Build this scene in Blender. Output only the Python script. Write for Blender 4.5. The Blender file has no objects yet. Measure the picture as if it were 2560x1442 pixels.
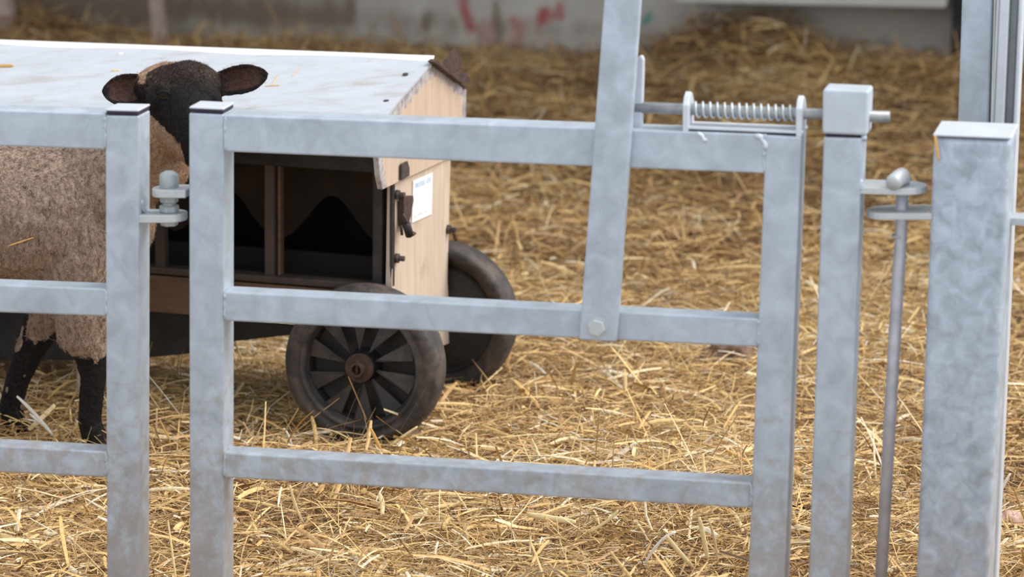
import bpy, bmesh, math, random
import numpy as np
from mathutils import Vector, Matrix, noise, kdtree
random.seed(7)
rng = np.random.default_rng(11)
S = bpy.context.scene
COL = S.collection

# ------------------------------------------------------------------ camera, sky, light, exposure
F = 9000.0                                   # focal length in pixels of the 2560 px wide frame
CAM = Vector((0, 0, 1.6))
PITCH, SROLL = math.radians(12.5), -0.0125
_r = math.asin(SROLL)
FWD = Vector((0, math.cos(PITCH), -math.sin(PITCH)))
_D0 = Vector((0, -math.sin(PITCH), -math.cos(PITCH)))
RGT = math.cos(_r) * Vector((1, 0, 0)) + math.sin(_r) * _D0
DWN = -math.sin(_r) * Vector((1, 0, 0)) + math.cos(_r) * _D0
cam_d = bpy.data.cameras.new('camera')
cam = bpy.data.objects.new('camera', cam_d)
COL.objects.link(cam)
cam_d.sensor_width = 36.0
cam_d.lens = F / 2560 * 36.0
cam_d.clip_start, cam_d.clip_end = 0.1, 100
M = Matrix((RGT, -DWN, -FWD)).transposed().to_4x4()
M.translation = CAM
cam.matrix_world = M
cam_d.dof.use_dof = True
cam_d.dof.focus_distance = 5.55
cam_d.dof.aperture_fstop = 5.6
S.camera = cam

w = bpy.data.worlds.new('overcast_sky')
S.world = w
w.use_nodes = True
bg = w.node_tree.nodes['Background']
bg.inputs['Color'].default_value = (0.90, 0.95, 1.0, 1)
bg.inputs['Strength'].default_value = 0.84

sun_d = bpy.data.lights.new('hazy_sun', 'SUN')
sun_d.energy = 2.7
sun_d.angle = math.radians(50)
sun_d.color = (1.0, 0.95, 0.88)
sun = bpy.data.objects.new('hazy_sun', sun_d)
COL.objects.link(sun)
sun.rotation_euler = Vector((-0.85, -0.05, -1.0)).to_track_quat('-Z', 'Y').to_euler()

S.view_settings.view_transform = 'Standard'
S.view_settings.look = 'None'
S.view_settings.exposure = 0.42
S.view_settings.gamma = 1.0
S.view_settings.use_curve_mapping = False


def ray(x, y):
    return RGT * ((x - 1280) / F) + DWN * ((y - 721) / F) + FWD


def on_plane(x, y, p, n):
    d = ray(x, y)
    return CAM + d * ((p - CAM).dot(n) / d.dot(n))


def at_z(x, y, z=0.0):
    return on_plane(x, y, Vector((0, 0, z)), Vector((0, 0, 1)))


def at_depth(x, y, Y):
    return on_plane(x, y, Vector((0, Y, 0)), Vector((0, 1, 0)))


Z = Vector((0, 0, 1))

# ------------------------------------------------------------------ materials
def new_mat(name):
    m = bpy.data.materials.new(name)
    m.use_nodes = True
    nt = m.node_tree
    b = nt.nodes['Principled BSDF']
    return m, nt, b


def nd(nt, typ, **kw):
    n = nt.nodes.new(typ)
    for k, v in kw.items():
        if k in n.inputs:
            n.inputs[k].default_value = v
        else:
            setattr(n, k, v)
    return n


def ramp(nt, src, stops):
    r = nt.nodes.new('ShaderNodeValToRGB')
    e = r.color_ramp.elements
    while len(e) < len(stops):
        e.new(0.5)
    for i, (p, c) in enumerate(stops):
        e[i].position = p
        e[i].color = (*c, 1) if len(c) == 3 else c
    nt.links.new(src, r.inputs['Fac'])
    return r


def mixc(nt, fac, a, b):
    m = nt.nodes.new('ShaderNodeMix')
    m.data_type = 'RGBA'
    for sock, v in ((m.inputs[0], fac), (m.inputs[6], a), (m.inputs[7], b)):
        if isinstance(v, (tuple, list)):
            sock.default_value = (*v, 1) if len(v) == 3 else v
        elif isinstance(v, (int, float)):
            sock.default_value = v
        else:
            nt.links.new(v, sock)
    return m.outputs[2]


def pos(nt, scale=(1, 1, 1), obj=True):
    tc = nt.nodes.new('ShaderNodeTexCoord')
    mp = nt.nodes.new('ShaderNodeMapping')
    mp.inputs['Scale'].default_value = scale
    nt.links.new(tc.outputs['Object'], mp.inputs['Vector'])
    return mp.outputs['Vector']


def noise_tex(nt, vec, scale, detail=4, rough=0.55, dist=0.0):
    n = nd(nt, 'ShaderNodeTexNoise', Scale=scale, Detail=detail, Roughness=rough, Distortion=dist)
    nt.links.new(vec, n.inputs['Vector'])
    return n.outputs['Fac']


def bump(nt, b, h, strength=0.3, dist=0.002):
    n = nd(nt, 'ShaderNodeBump', Strength=strength, Distance=dist)
    nt.links.new(h, n.inputs['Height'])
    nt.links.new(n.outputs['Normal'], b.inputs['Normal'])


def simple(name, c, rough=0.6, metal=0.0, var=0.12, scale=30, bumpy=0.0):
    m, nt, b = new_mat(name)
    v = pos(nt)
    f = noise_tex(nt, v, scale)
    lo = tuple(max(0, x * (1 - var)) for x in c)
    hi = tuple(min(1, x * (1 + var)) for x in c)
    r = ramp(nt, f, [(0.3, lo), (0.7, hi)])
    nt.links.new(r.outputs['Color'], b.inputs['Base Color'])
    b.inputs['Roughness'].default_value = rough
    b.inputs['Metallic'].default_value = metal
    if bumpy:
        bump(nt, b, f, bumpy)
    return m


def galvanised(name, spangle=0.14, dirt=0.42, base=(0.455, 0.52, 0.60), grain=26):
    m, nt, b = new_mat(name)
    v = pos(nt)
    f1 = noise_tex(nt, v, grain, 5, 0.6, 0.6)
    f2 = noise_tex(nt, v, 130, 3, 0.6)
    lo = tuple(x * (1 - spangle * 1.3) for x in base)
    hi = tuple(min(1, x * (1 + spangle)) for x in base)
    r = ramp(nt, f1, [(0.32, lo), (0.68, hi)])
    c = mixc(nt, 0.06, r.outputs['Color'], (0.35, 0.33, 0.36))
    sp = ramp(nt, f2, [(0.66, (0, 0, 0)), (0.78, (1, 1, 1))])
    c = mixc(nt, sp.outputs['Color'], c, tuple(x * 0.86 for x in base))
    # muck splashed up from the bedding: brown flecks, thicker low down
    g = nt.nodes.new('ShaderNodeNewGeometry')
    sx = nt.nodes.new('ShaderNodeSeparateXYZ')
    nt.links.new(g.outputs['Position'], sx.inputs[0])
    mr = nd(nt, 'ShaderNodeMapRange')
    mr.inputs[1].default_value, mr.inputs[2].default_value = 0.52, 0.10
    mr.inputs[3].default_value, mr.inputs[4].default_value = 0.0, 0.36
    nt.links.new(sx.outputs['Z'], mr.inputs[0])
    f3 = noise_tex(nt, v, 48, 6, 0.7, 0.3)
    ad = nd(nt, 'ShaderNodeMath', operation='ADD')
    nt.links.new(f3, ad.inputs[0])
    nt.links.new(mr.outputs[0], ad.inputs[1])
    dr = ramp(nt, ad.outputs[0], [(0.64, (0, 0, 0)), (0.82, (dirt, dirt, dirt))])
    c = mixc(nt, dr.outputs['Color'], c, (0.30, 0.20, 0.13))
    nt.links.new(c, b.inputs['Base Color'])
    b.inputs['Metallic'].default_value = 0.25
    b.inputs['Roughness'].default_value = 0.48
    bump(nt, b, f1, 0.12, 0.002)
    return m


MAT = {}
MAT['zinc'] = galvanised('galvanised_tube')
MAT['zinc_post'] = galvanised('galvanised_post_spangled', 0.22, 0.3, (0.43, 0.50, 0.59), 44)
MAT['zinc_clean'] = galvanised('galvanised_fittings', 0.07, 0.0, (0.52, 0.55, 0.57))
MAT['zinc_sleeve'] = galvanised('galvanised_sleeve', 0.07, 0.0, (0.53, 0.59, 0.66))
MAT['zinc_bolt'] = galvanised('galvanised_bolt', 0.16, 0.0, (0.40, 0.435, 0.44))
MAT['zinc_bright'] = galvanised('galvanised_bright', 0.05, 0.0, (0.62, 0.66, 0.73))
MAT['steel_rod'] = simple('dull_steel_rod', (0.33, 0.34, 0.35), 0.45, 0.5, 0.2, 60)
MAT['pin_steel'] = simple('dark_steel_pin', (0.48, 0.48, 0.53), 0.40, 0.3, 0.2, 40)
MAT['spring'] = simple('spring_wire', (0.55, 0.60, 0.62), 0.4, 0.4, 0.1, 60)
MAT['dark_gap'] = simple('open_tube_end', (0.03, 0.02, 0.04), 0.8)
MAT['rust'] = simple('rusty_steel', (0.066, 0.034, 0.027), 0.8, 0.0, 0.5, 70, 0.4)
MAT['rust_dark'] = simple('dark_rusty_iron', (0.075, 0.055, 0.055), 0.7, 0.2, 0.4, 60, 0.3)
MAT['black_frame'] = simple('dirty_black_frame', (0.030, 0.026, 0.026), 0.6, 0.2, 0.6, 20, 0.2)
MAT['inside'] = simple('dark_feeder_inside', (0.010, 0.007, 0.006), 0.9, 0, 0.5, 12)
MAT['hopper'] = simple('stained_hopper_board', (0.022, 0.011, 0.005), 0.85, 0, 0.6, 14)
MAT['paint_red'] = None


def wood_board(name, c1, c2, sc):
    m, nt, b = new_mat(name)
    v = pos(nt, sc)
    f = noise_tex(nt, v, 6, 6, 0.65, 0.4)
    r = ramp(nt, f, [(0.25, c1), (0.75, c2)])
    v2 = pos(nt)
    f2 = noise_tex(nt, v2, 14, 5, 0.6)
    d = ramp(nt, f2, [(0.60, (0, 0, 0)), (0.80, (0.5, 0.5, 0.5))])
    c = mixc(nt, d.outputs['Color'], r.outputs['Color'], tuple(x * 0.55 for x in c1))
    nt.links.new(c, b.inputs['Base Color'])
    b.inputs['Roughness'].default_value = 0.75
    bump(nt, b, f, 0.15, 0.002)
    return m


MAT['board'] = wood_board('muddy_timber_board', (0.075, 0.042, 0.024), (0.20, 0.115, 0.065), (1, 1, 5))
MAT['batten'] = wood_board('muddy_batten', (0.025, 0.022, 0.024), (0.10, 0.065, 0.045), (4, 4, 1))
MAT['ply'] = wood_board('weathered_plywood', (0.50, 0.38, 0.29), (0.68, 0.56, 0.46), (9, 9, 1.0))


def roof_material():
    m, nt, b = new_mat('painted_roof_sheet')
    v = pos(nt, (1.2, 5, 5))
    f = noise_tex(nt, v, 7, 7, 0.68, 0.5)
    r = ramp(nt, f, [(0.30, (0.38, 0.36, 0.34)), (0.47, (0.455, 0.485, 0.54)), (0.75, (0.52, 0.555, 0.62))])
    v2 = pos(nt)
    f2 = noise_tex(nt, v2, 45, 5, 0.7)
    d = ramp(nt, f2, [(0.60, (0, 0, 0)), (0.80, (0.7, 0.7, 0.7))])
    c = mixc(nt, d.outputs['Color'], r.outputs['Color'], (0.36, 0.30, 0.24))
    nt.links.new(c, b.inputs['Base Color'])
    b.inputs['Roughness'].default_value = 0.6
    bump(nt, b, f, 0.1, 0.003)
    return m


MAT['roof'] = roof_material()


def attr_col(nt, name):
    a = nt.nodes.new('ShaderNodeAttribute')
    a.attribute_name = name
    return a


def lid_material():
    # plywood with a worn painted border: 'edge' is how near the rim a point lies
    m, nt, b = new_mat('worn_lid_end')
    v = pos(nt, (9, 9, 1.0))
    f = noise_tex(nt, v, 6, 6, 0.65, 0.4)
    r = ramp(nt, f, [(0.25, (0.47, 0.345, 0.255)), (0.75, (0.66, 0.515, 0.405))])
    a = attr_col(nt, 'edge')
    v2 = pos(nt)
    f2 = noise_tex(nt, v2, 60, 5, 0.65)
    ad = nd(nt, 'ShaderNodeMath', operation='MULTIPLY_ADD')
    nt.links.new(f2, ad.inputs[0])
    ad.inputs[1].default_value = 1.1
    nt.links.new(a.outputs['Fac'], ad.inputs[2])
    e = ramp(nt, ad.outputs[0], [(0.80, (0, 0, 0)), (0.94, (1, 1, 1))])
    pc = ramp(nt, f2, [(0.4, (0.50, 0.48, 0.47)), (0.62, (0.30, 0.245, 0.27))])
    c = mixc(nt, e.outputs['Color'], r.outputs['Color'], pc.outputs['Color'])
    nt.links.new(c, b.inputs['Base Color'])
    b.inputs['Roughness'].default_value = 0.7
    return m


MAT['lid'] = lid_material()


def tyre_material(name, c, dust):
    m, nt, b = new_mat(name)
    v = pos(nt)
    f = noise_tex(nt, v, 22, 6, 0.7, 0.4)
    f2 = noise_tex(nt, v, 150, 3, 0.6)
    r = ramp(nt, f, [(0.42, c), (0.75, dust)])
    sp = ramp(nt, f2, [(0.66, (0, 0, 0)), (0.74, (0.6, 0.6, 0.6))])
    cc = mixc(nt, sp.outputs['Color'], r.outputs['Color'], dust)
    nt.links.new(cc, b.inputs['Base Color'])
    b.inputs['Roughness'].default_value = 0.62
    bump(nt, b, f, 0.2, 0.002)
    return m


MAT['tyre'] = tyre_material('dusty_black_rubber', (0.028, 0.026, 0.028), (0.135, 0.098, 0.080))
MAT['rim'] = tyre_material('dusty_black_plastic', (0.010, 0.010, 0.011), (0.040, 0.030, 0.026))
MAT['blade'] = tyre_material('scuffed_plastic_blade', (0.030, 0.030, 0.034), (0.10, 0.074, 0.060))
MAT['paper'] = simple('white_paper_label', (0.86, 0.87, 0.90), 0.5, 0, 0.02, 20)
MAT['blue_ink'] = simple('faded_blue_ink', (0.36, 0.58, 0.82), 0.6, 0, 0.05, 200)
MAT['pale_ink'] = simple('very_faded_ink', (0.70, 0.78, 0.86), 0.6, 0, 0.03, 200)


# ------------------------------------------------------------------ object helpers
def mesh_obj(name, bm, mat, parent=None, smooth=False):
    me = bpy.data.meshes.new(name)
    bmesh.ops.recalc_face_normals(bm, faces=bm.faces)
    bm.to_mesh(me)
    bm.free()
    if mat:
        me.materials.append(mat)
    if smooth:
        me.polygons.foreach_set('use_smooth', [True] * len(me.polygons))
    o = bpy.data.objects.new(name, me)
    COL.objects.link(o)
    if parent:
        o.parent = parent
        ws = world_of(parent)
        me.transform(ws.inverted())
    return o


def world_of(o):
    m = o.matrix_basis.copy()
    while o.parent:
        o = o.parent
        m = o.matrix_basis @ m
    return m


def thing(name, label, cat, loc, group=None):
    o = bpy.data.objects.new(name, None)
    o.empty_display_size = 0.05
    COL.objects.link(o)
    o.location = loc
    o['label'], o['category'] = label, cat
    if group:
        o['group'] = group
    return o


def tag(o, label, cat, group=None, kind=None):
    if label:
        o['label'] = label
    if cat:
        o['category'] = cat
    if group:
        o['group'] = group
    if kind:
        o['kind'] = kind
    return o


def hexa(bm, c8):
    vs = [bm.verts.new(c) for c in c8]
    fs = []
    for q in ((0, 1, 2, 3), (7, 6, 5, 4), (0, 4, 5, 1), (1, 5, 6, 2), (2, 6, 7, 3), (3, 7, 4, 0)):
        fs.append(bm.faces.new([vs[i] for i in q]))
    return vs, fs


def prism(bm, pts, off, bev=0.0, seg=2):
    """closed prism: outline pts (3D, planar) swept by off"""
    vs0 = [bm.verts.new(p) for p in pts]
    vs1 = [bm.verts.new(p + off) for p in pts]
    n = len(pts)
    fs = [bm.faces.new(vs0), bm.faces.new(list(reversed(vs1)))]
    for i in range(n):
        j = (i + 1) % n
        fs.append(bm.faces.new([vs0[j], vs0[i], vs1[i], vs1[j]]))
    bmesh.ops.recalc_face_normals(bm, faces=fs)
    if bev:
        ed = list({e for f in fs for e in f.edges})
        bmesh.ops.bevel(bm, geom=ed, offset=bev, segments=seg, profile=0.5, affect='EDGES')


def tube(bm, pts, rad, n=10, cap=True):
    """round bar along a polyline; rad is a number or list"""
    pts = [Vector(p) for p in pts]
    rads = rad if isinstance(rad, (list, tuple)) else [rad] * len(pts)
    rings = []
    prev = None
    for i, p in enumerate(pts):
        t = (pts[min(i + 1, len(pts) - 1)] - pts[max(i - 1, 0)]).normalized()
        if prev is None:
            a = Vector((0, 0, 1)) if abs(t.z) < 0.9 else Vector((1, 0, 0))
            u = t.cross(a).normalized()
        else:
            u = (prev - t * prev.dot(t)).normalized()
        prev = u
        v = t.cross(u)
        rings.append([bm.verts.new(p + (u * math.cos(2 * math.pi * k / n) + v * math.sin(2 * math.pi * k / n)) * rads[i]) for k in range(n)])
    for a, b in zip(rings, rings[1:]):
        for k in range(n):
            bm.faces.new([a[k], a[(k + 1) % n], b[(k + 1) % n], b[k]])
    if cap:
        bm.faces.new(list(reversed(rings[0])))
        bm.faces.new(rings[-1])


def lathe(bm, centre, axis, prof, n=48, up=Z):
    """profile [(along axis, radius)] turned about axis"""
    axis = axis.normalized()
    if abs(up.dot(axis)) > 0.95:
        up = Vector((1, 0, 0))
    u = (up - axis * up.dot(axis)).normalized()
    v = axis.cross(u)
    rings = []
    for (a, r) in prof:
        rings.append([bm.verts.new(centre + axis * a + (u * math.cos(2 * math.pi * k / n) + v * math.sin(2 * math.pi * k / n)) * r) for k in range(n)])
    for p, q in zip(rings, rings[1:]):
        for k in range(n):
            bm.faces.new([p[k], p[(k + 1) % n], q[(k + 1) % n], q[k]])
    return rings


def bolt_head(bm, c, axis, r, h, hexagon=True, up=Z):
    axis = axis.normalized()
    if abs(up.dot(axis)) > 0.95:
        up = Vector((1, 0, 0))
    n = 6 if hexagon else 20
    u = (up - axis * up.dot(axis)).normalized()
    v = axis.cross(u)
    pts = [c + (u * math.cos(2 * math.pi * k / n + 0.3) + v * math.sin(2 * math.pi * k / n + 0.3)) * r for k in range(n)]
    prism(bm, pts, axis * h, bev=min(r, h) * 0.18, seg=1)


def weld_blob(bm, c, r, stretch=Vector((0, 0, 1)), k=1.0):
    m = Matrix.Translation(c) @ Matrix.Diagonal((r * (1 + abs(stretch.x) * k), r * (1 + abs(stretch.y) * k), r * (1 + abs(stretch.z) * k), 1))
    bmesh.ops.create_icosphere(bm, subdivisions=2, radius=1.0, matrix=m)


# ------------------------------------------------------------------ ground, wall, roof over the back of the pen
# line of the back wall
WA, WB = at_z(0, 22), at_z(1490, 94)
WT = (WB - WA)
WT.z = 0
WT.normalize()
WN = Vector((-WT.y, WT.x, 0))
if WN.y < 0:
    WN = -WN


def hgt(x, y):
    """height of the bedding: soft mounds, a drift against the back wall"""
    x = np.asarray(x, float)
    y = np.asarray(y, float)
    h = 0.012 * np.sin(3.1 * x + 1.3 * y) * np.cos(2.3 * y - 0.7 * x) + 0.010 * np.sin(7.9 * x - 2.1 * y + 1.0) * np.sin(6.3 * y + 0.4)
    h -= 0.022 * np.exp(-((x + 0.245) / 0.16) ** 2 - ((y - 5.96) / 0.10) ** 2)
    yw = WA.y + (x - WA.x) * WT.y / WT.x                      # line of the back wall
    h += 0.125 * np.exp(-((x - 0.64) / 0.24) ** 4 - ((y - yw) / 0.50) ** 2)
    h += 0.045 * np.exp(-((x - 1.0) / 0.30) ** 2 - ((y - yw) / 0.45) ** 2)
    h += 0.07 * np.exp(-((x + 1.52) / 0.16) ** 2 - ((y - yw) / 0.35) ** 2)
    h -= (0.053 + 0.026 * np.exp(-((x - 0.05) / 0.45) ** 2)) * np.exp(-((y - yw) / 0.55) ** 2)
    return h


def straw_ground_material():
    m, nt, b = new_mat('trodden_straw_bed')
    v = pos(nt, (1, 1.6, 1))
    f = noise_tex(nt, v, 70, 8, 0.7, 1.2)
    f2 = noise_tex(nt, v, 5, 4, 0.6)
    r = ramp(nt, f, [(0.28, (0.07, 0.038, 0.016)), (0.5, (0.24, 0.14, 0.055)), (0.72, (0.46, 0.31, 0.13))])
    d = ramp(nt, f2, [(0.5, (0, 0, 0)), (0.75, (0.55, 0.55, 0.55))])
    c = mixc(nt, d.outputs['Color'], r.outputs['Color'], (0.12, 0.07, 0.035))
    nt.links.new(c, b.inputs['Base Color'])
    b.inputs['Roughness'].default_value = 0.85
    bump(nt, b, f, 0.6, 0.01)
    return m


xs = np.linspace(-3.2, 3.2, 161)
ys = np.linspace(3.4, 12.2, 221)
XX, YY = np.meshgrid(xs, ys)
HH = hgt(XX, YY)
me = bpy.data.meshes.new('floor')
nv = XX.size
co = np.stack([XX.ravel(), YY.ravel(), HH.ravel() - 0.012], 1)
idx = np.arange(nv).reshape(XX.shape)
quads = np.stack([idx[:-1, :-1], idx[:-1, 1:], idx[1:, 1:], idx[1:, :-1]], -1).reshape(-1, 4)
me.from_pydata(co.tolist(), [], quads.tolist())
me.materials.append(straw_ground_material())
me.polygons.foreach_set('use_smooth', [True] * len(me.polygons))
floor = bpy.data.objects.new('floor', me)
COL.objects.link(floor)
floor['kind'] = 'structure'
floor['label'] = 'trodden straw floor of the pen'

def W(x, y, off=0.0):
    return on_plane(x, y, WA + WN * off, WN)


def wall_uv(p):
    return (p - WA).dot(WT), p.z


def wall_material():
    m, nt, b = new_mat('limewashed_concrete_wall')
    v = pos(nt)
    f = noise_tex(nt, v, 3.2, 6, 0.65, 0.3)
    f2 = noise_tex(nt, pos(nt, (3, 3, 0.8)), 4.0, 6, 0.7, 0.6)
    r = ramp(nt, f, [(0.3, (0.45, 0.42, 0.375)), (0.7, (0.64, 0.615, 0.57))])
    mud = attr_col(nt, 'mud')
    ad = nd(nt, 'ShaderNodeMath', operation='MULTIPLY_ADD')
    nt.links.new(f2, ad.inputs[0])
    ad.inputs[1].default_value = 0.9
    nt.links.new(mud.outputs['Fac'], ad.inputs[2])
    e = ramp(nt, ad.outputs[0], [(0.55, (0, 0, 0)), (1.1, (0.9, 0.9, 0.9))])
    c = mixc(nt, e.outputs['Color'], r.outputs['Color'], (0.20, 0.145, 0.105))
    red = attr_col(nt, 'red')
    c = mixc(nt, red.outputs['Fac'], c, (0.42, 0.055, 0.060))
    teal = attr_col(nt, 'teal')
    c = mixc(nt, teal.outputs['Fac'], c, (0.02, 0.30, 0.25))
    nt.links.new(c, b.inputs['Base Color'])
    b.inputs['Roughness'].default_value = 0.85
    bump(nt, b, f2, 0.3, 0.01)
    return m


u0, u1 = wall_uv(W(-700, 60))[0], wall_uv(W(3300, 60))[0]
us = np.linspace(u0, u1, int((u1 - u0) / 0.014))
zs = np.concatenate([np.linspace(-0.1, 0.36, 34), np.linspace(0.42, 3.0, 12)])
UU, ZZ = np.meshgrid(us, zs)


def blob_mask(items):
    """soft brush strokes: (x0,y0,x1,y1,radius m,strength) in picture points taken onto the wall"""
    out = np.zeros_like(UU)
    for (x0, y0, x1, y1, r, k) in items:
        a, b_ = np.array(wall_uv(W(x0, y0))), np.array(wall_uv(W(x1, y1)))
        d = b_ - a
        L = max(1e-9, (d * d).sum())
        t = np.clip(((UU - a[0]) * d[0] + (ZZ - a[1]) * d[1]) / L, 0, 1)
        dist = np.hypot(UU - a[0] - t * d[0], ZZ - a[1] - t * d[1])
        out = np.maximum(out, k * np.clip(1.25 - dist / r, 0, 1) ** 0.6)
    return np.clip(out, 0, 1)


red = blob_mask([(1158, -40, 1160, 25, .016, .75), (1160, 25, 1178, 70, .016, .9), (1180, 75, 1235, 55, .012, .35), (1215, 70, 1225, 115, .026, .42),
                 (1283, 50, 1300, 95, .015, .5), (1282, 52, 1284, 54, .012, .8), (1300, 60, 1290, 110, .022, .45), (1355, 48, 1362, 30, .02, .95), (1362, 36, 1400, 40, .012, .8),
                 (1398, 14, 1402, 45, .012, .8), (1345, 60, 1350, 85, .012, .3)])
teal = blob_mask([(1612, 55, 1624, 40, .012, .85)])
mud = 0.25 * np.clip((u0 + 2.6 - UU) / 2.0, -0.6, 1.0) + blob_mask([(520, -30, 800, 10, .10, .30), (100, -20, 400, 20, .10, .25), (1240, 10, 1250, 120, .016, .45), (1070, 40, 1050, 90, .02, .25), (880, -10, 870, 40, .02, .4)]) \
    + 0.25 * np.exp(-((ZZ - 0.02) / 0.04) ** 2)
wc = WA.to_2d()
wco = np.stack([WA.x + WT.x * UU.ravel(), WA.y + WT.y * UU.ravel(), ZZ.ravel()], 1)
idx = np.arange(UU.size).reshape(UU.shape)
quads = np.stack([idx[:-1, :-1], idx[:-1, 1:], idx[1:, 1:], idx[1:, :-1]], -1).reshape(-1, 4)
me = bpy.data.meshes.new('wall_back')
back = wco + np.array([WN.x, WN.y, 0]) * 0.15
n0 = len(wco)
r0, r1 = idx[0], idx[-1]
corner = [idx[0, 0], idx[0, -1], idx[-1, -1], idx[-1, 0]]
vb = [back[c].tolist() for c in corner]
me.from_pydata(wco.tolist() + vb, [], quads.tolist() + [[n0 + 3, n0 + 2, n0 + 1, n0]])
for nm, arr in (('red', red), ('teal', teal), ('mud', mud)):
    at = me.attributes.new(nm, 'FLOAT', 'POINT')
    at.data.foreach_set('value', np.concatenate([arr.ravel(), np.zeros(4)]).astype(np.float32))
me.materials.append(wall_material())
wall = bpy.data.objects.new('wall_back', me)
COL.objects.link(wall)
wall['kind'] = 'structure'
wall['label'] = 'stained concrete wall behind the pen with red paint marks'

# roof over the back of the pen
bm = bmesh.new()
prism(bm, [Vector((-4.5, 7.9, 2.9)), Vector((4.5, 7.9, 2.9)), Vector((4.5, 12.4, 2.6)), Vector((-4.5, 12.4, 2.6))], Vector((0, 0, 0.08)))
roof = mesh_obj('ceiling', bm, simple('barn_roof_underside', (0.22, 0.20, 0.18), 0.8))
roof['kind'] = 'structure'

# pale ledge along the wall's right half and the dark post at its end
bm = bmesh.new()
L0, L1 = W(1690, 2, -0.18), W(2362, 14, -0.18)
d = (L1 - L0)
d.z = 0
prism(bm, [W(1690, -40, -0.18), W(2362, -28, -0.18), W(2362, 21, -0.18), W(1690, 7, -0.18)], WN * 0.17, bev=0.006)
ledge = mesh_obj('feed_ledge', bm, simple('pale_concrete_ledge', (0.62, 0.63, 0.60), 0.8, 0, 0.1, 12))
tag(ledge, 'pale straight ledge jutting from the wall above the straw drift', 'ledge')
bm = bmesh.new()
a, b_ = W(2376, 132, -0.12), W(2420, 132, -0.12)
prism(bm, [Vector((a.x, a.y, -0.05)), Vector((b_.x, b_.y, -0.05)), Vector((b_.x, b_.y, 2.75)), Vector((a.x, a.y, 2.75))], WN * 0.1, bev=0.004)
dp = mesh_obj('support_post', bm, simple('black_steel_post', (0.012, 0.012, 0.014), 0.6))
tag(dp, 'black roof support standing against the back wall beyond the uprights', 'post')

# ------------------------------------------------------------------ straw bedding
def straw_material():
    m, nt, b = new_mat('loose_straw')
    a = attr_col(nt, 'tint')
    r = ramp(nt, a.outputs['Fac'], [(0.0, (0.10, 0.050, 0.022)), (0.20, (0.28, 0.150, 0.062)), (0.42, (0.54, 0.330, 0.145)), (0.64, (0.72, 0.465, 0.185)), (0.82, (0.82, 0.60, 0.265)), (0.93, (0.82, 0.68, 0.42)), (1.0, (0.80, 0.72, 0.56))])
    g = nt.nodes.new('ShaderNodeNewGeometry')
    f = noise_tex(nt, g.outputs['Position'], 160, 3, 0.6)
    rr = ramp(nt, f, [(0.32, (0.70, 0.66, 0.60)), (0.62, (1.0, 1.0, 1.0))])
    mm = nt.nodes.new('ShaderNodeMix')
    mm.data_type = 'RGBA'
    mm.blend_type = 'MULTIPLY'
    mm.inputs[0].default_value = 1.0
    nt.links.new(r.outputs['Color'], mm.inputs[6])
    nt.links.new(rr.outputs['Color'], mm.inputs[7])
    nt.links.new(mm.outputs[2], b.inputs['Base Color'])
    b.inputs['Roughness'].default_value = 0.5
    return m


MAT['straw'] = straw_material()


def straws(n, yr, xw, length, width, lift, upright, tint_mu, bendy=0.07):
    """n stalks as folded ribbons: arrays of vertices, faces and tints"""
    y = rng.uniform(yr[0], yr[1], n)
    x = rng.uniform(-1, 1, n) * (xw(y))
    keep = (x - WA.x) * WN.x + (y - WA.y) * WN.y < -0.03
    x, y = x[keep], y[keep]
    n = len(x)
    L = np.clip(length[0] * np.exp(rng.normal(0, 0.55, n)), length[1], length[2])
    wd = np.clip(width * np.exp(rng.normal(0, 0.45, n)), 0.0006, 0.0085)
    az = rng.uniform(0, 2 * np.pi, n)
    el = np.abs(rng.normal(0, 0.16, n)) * rng.choice([-1, 1], n)
    upm = rng.random(n) < upright
    el = np.where(upm, rng.uniform(0.35, 1.15, n), el)
    z0 = hgt(x, y) + rng.random(n) ** 1.5 * lift + np.where(upm, 0.0, np.abs(np.sin(el)) * L * 0.35)
    d = np.stack([np.cos(az) * np.cos(el), np.sin(az) * np.cos(el), np.sin(el)], 1)
    side = np.stack([-np.sin(az), np.cos(az), np.zeros(n)], 1)
    nor = np.cross(d, side)
    roll = rng.uniform(-0.9, 0.9, n)
    s2 = side * np.cos(roll)[:, None] + nor * np.sin(roll)[:, None]
    n2 = np.cross(d, s2)
    curve = rng.normal(0, bendy, n) + np.where(rng.random(n) < 0.08, rng.normal(0, 0.35, n), 0)
    c0 = np.stack([x, y, z0], 1)
    V = []
    for k, t in enumerate((-0.5, -0.17, 0.17, 0.5)):
        bend = (t * t - 0.08) * curve * L
        base = (t + (0.5 * upm)) * L
        p = c0 + d * base[:, None] + s2 * bend[:, None] - Z_np * (np.where(upm, 0, 0.25) * (t * t) * L)[:, None] * 0.6
        tw = 1.0 if k in (1, 2) else 0.72
        V.append(p - s2 * (wd * 0.5 * tw)[:, None])
        V.append(p + n2 * (wd * 0.35 * tw)[:, None])
        V.append(p + s2 * (wd * 0.5 * tw)[:, None])
    V = np.stack(V, 1).reshape(-1, 3)
    base = (np.arange(n) * 12)[:, None, None]
    fq = []
    for k in range(3):
        for j in range(2):
            a = k * 3 + j
            fq.append([a, a + 1, a + 4, a + 3])
    fq = (np.array(fq)[None] + base).reshape(-1, 4)
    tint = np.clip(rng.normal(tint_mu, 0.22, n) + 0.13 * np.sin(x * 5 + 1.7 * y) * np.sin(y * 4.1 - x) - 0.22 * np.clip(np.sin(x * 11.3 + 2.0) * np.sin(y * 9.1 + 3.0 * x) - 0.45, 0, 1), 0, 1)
    pale = rng.random(n) < 0.05
    tint = np.where(pale, rng.uniform(0.85, 1.0, n), tint)
    return V, fq, np.repeat(tint, 12)


Z_np = np.array([0, 0, 1.0])


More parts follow.
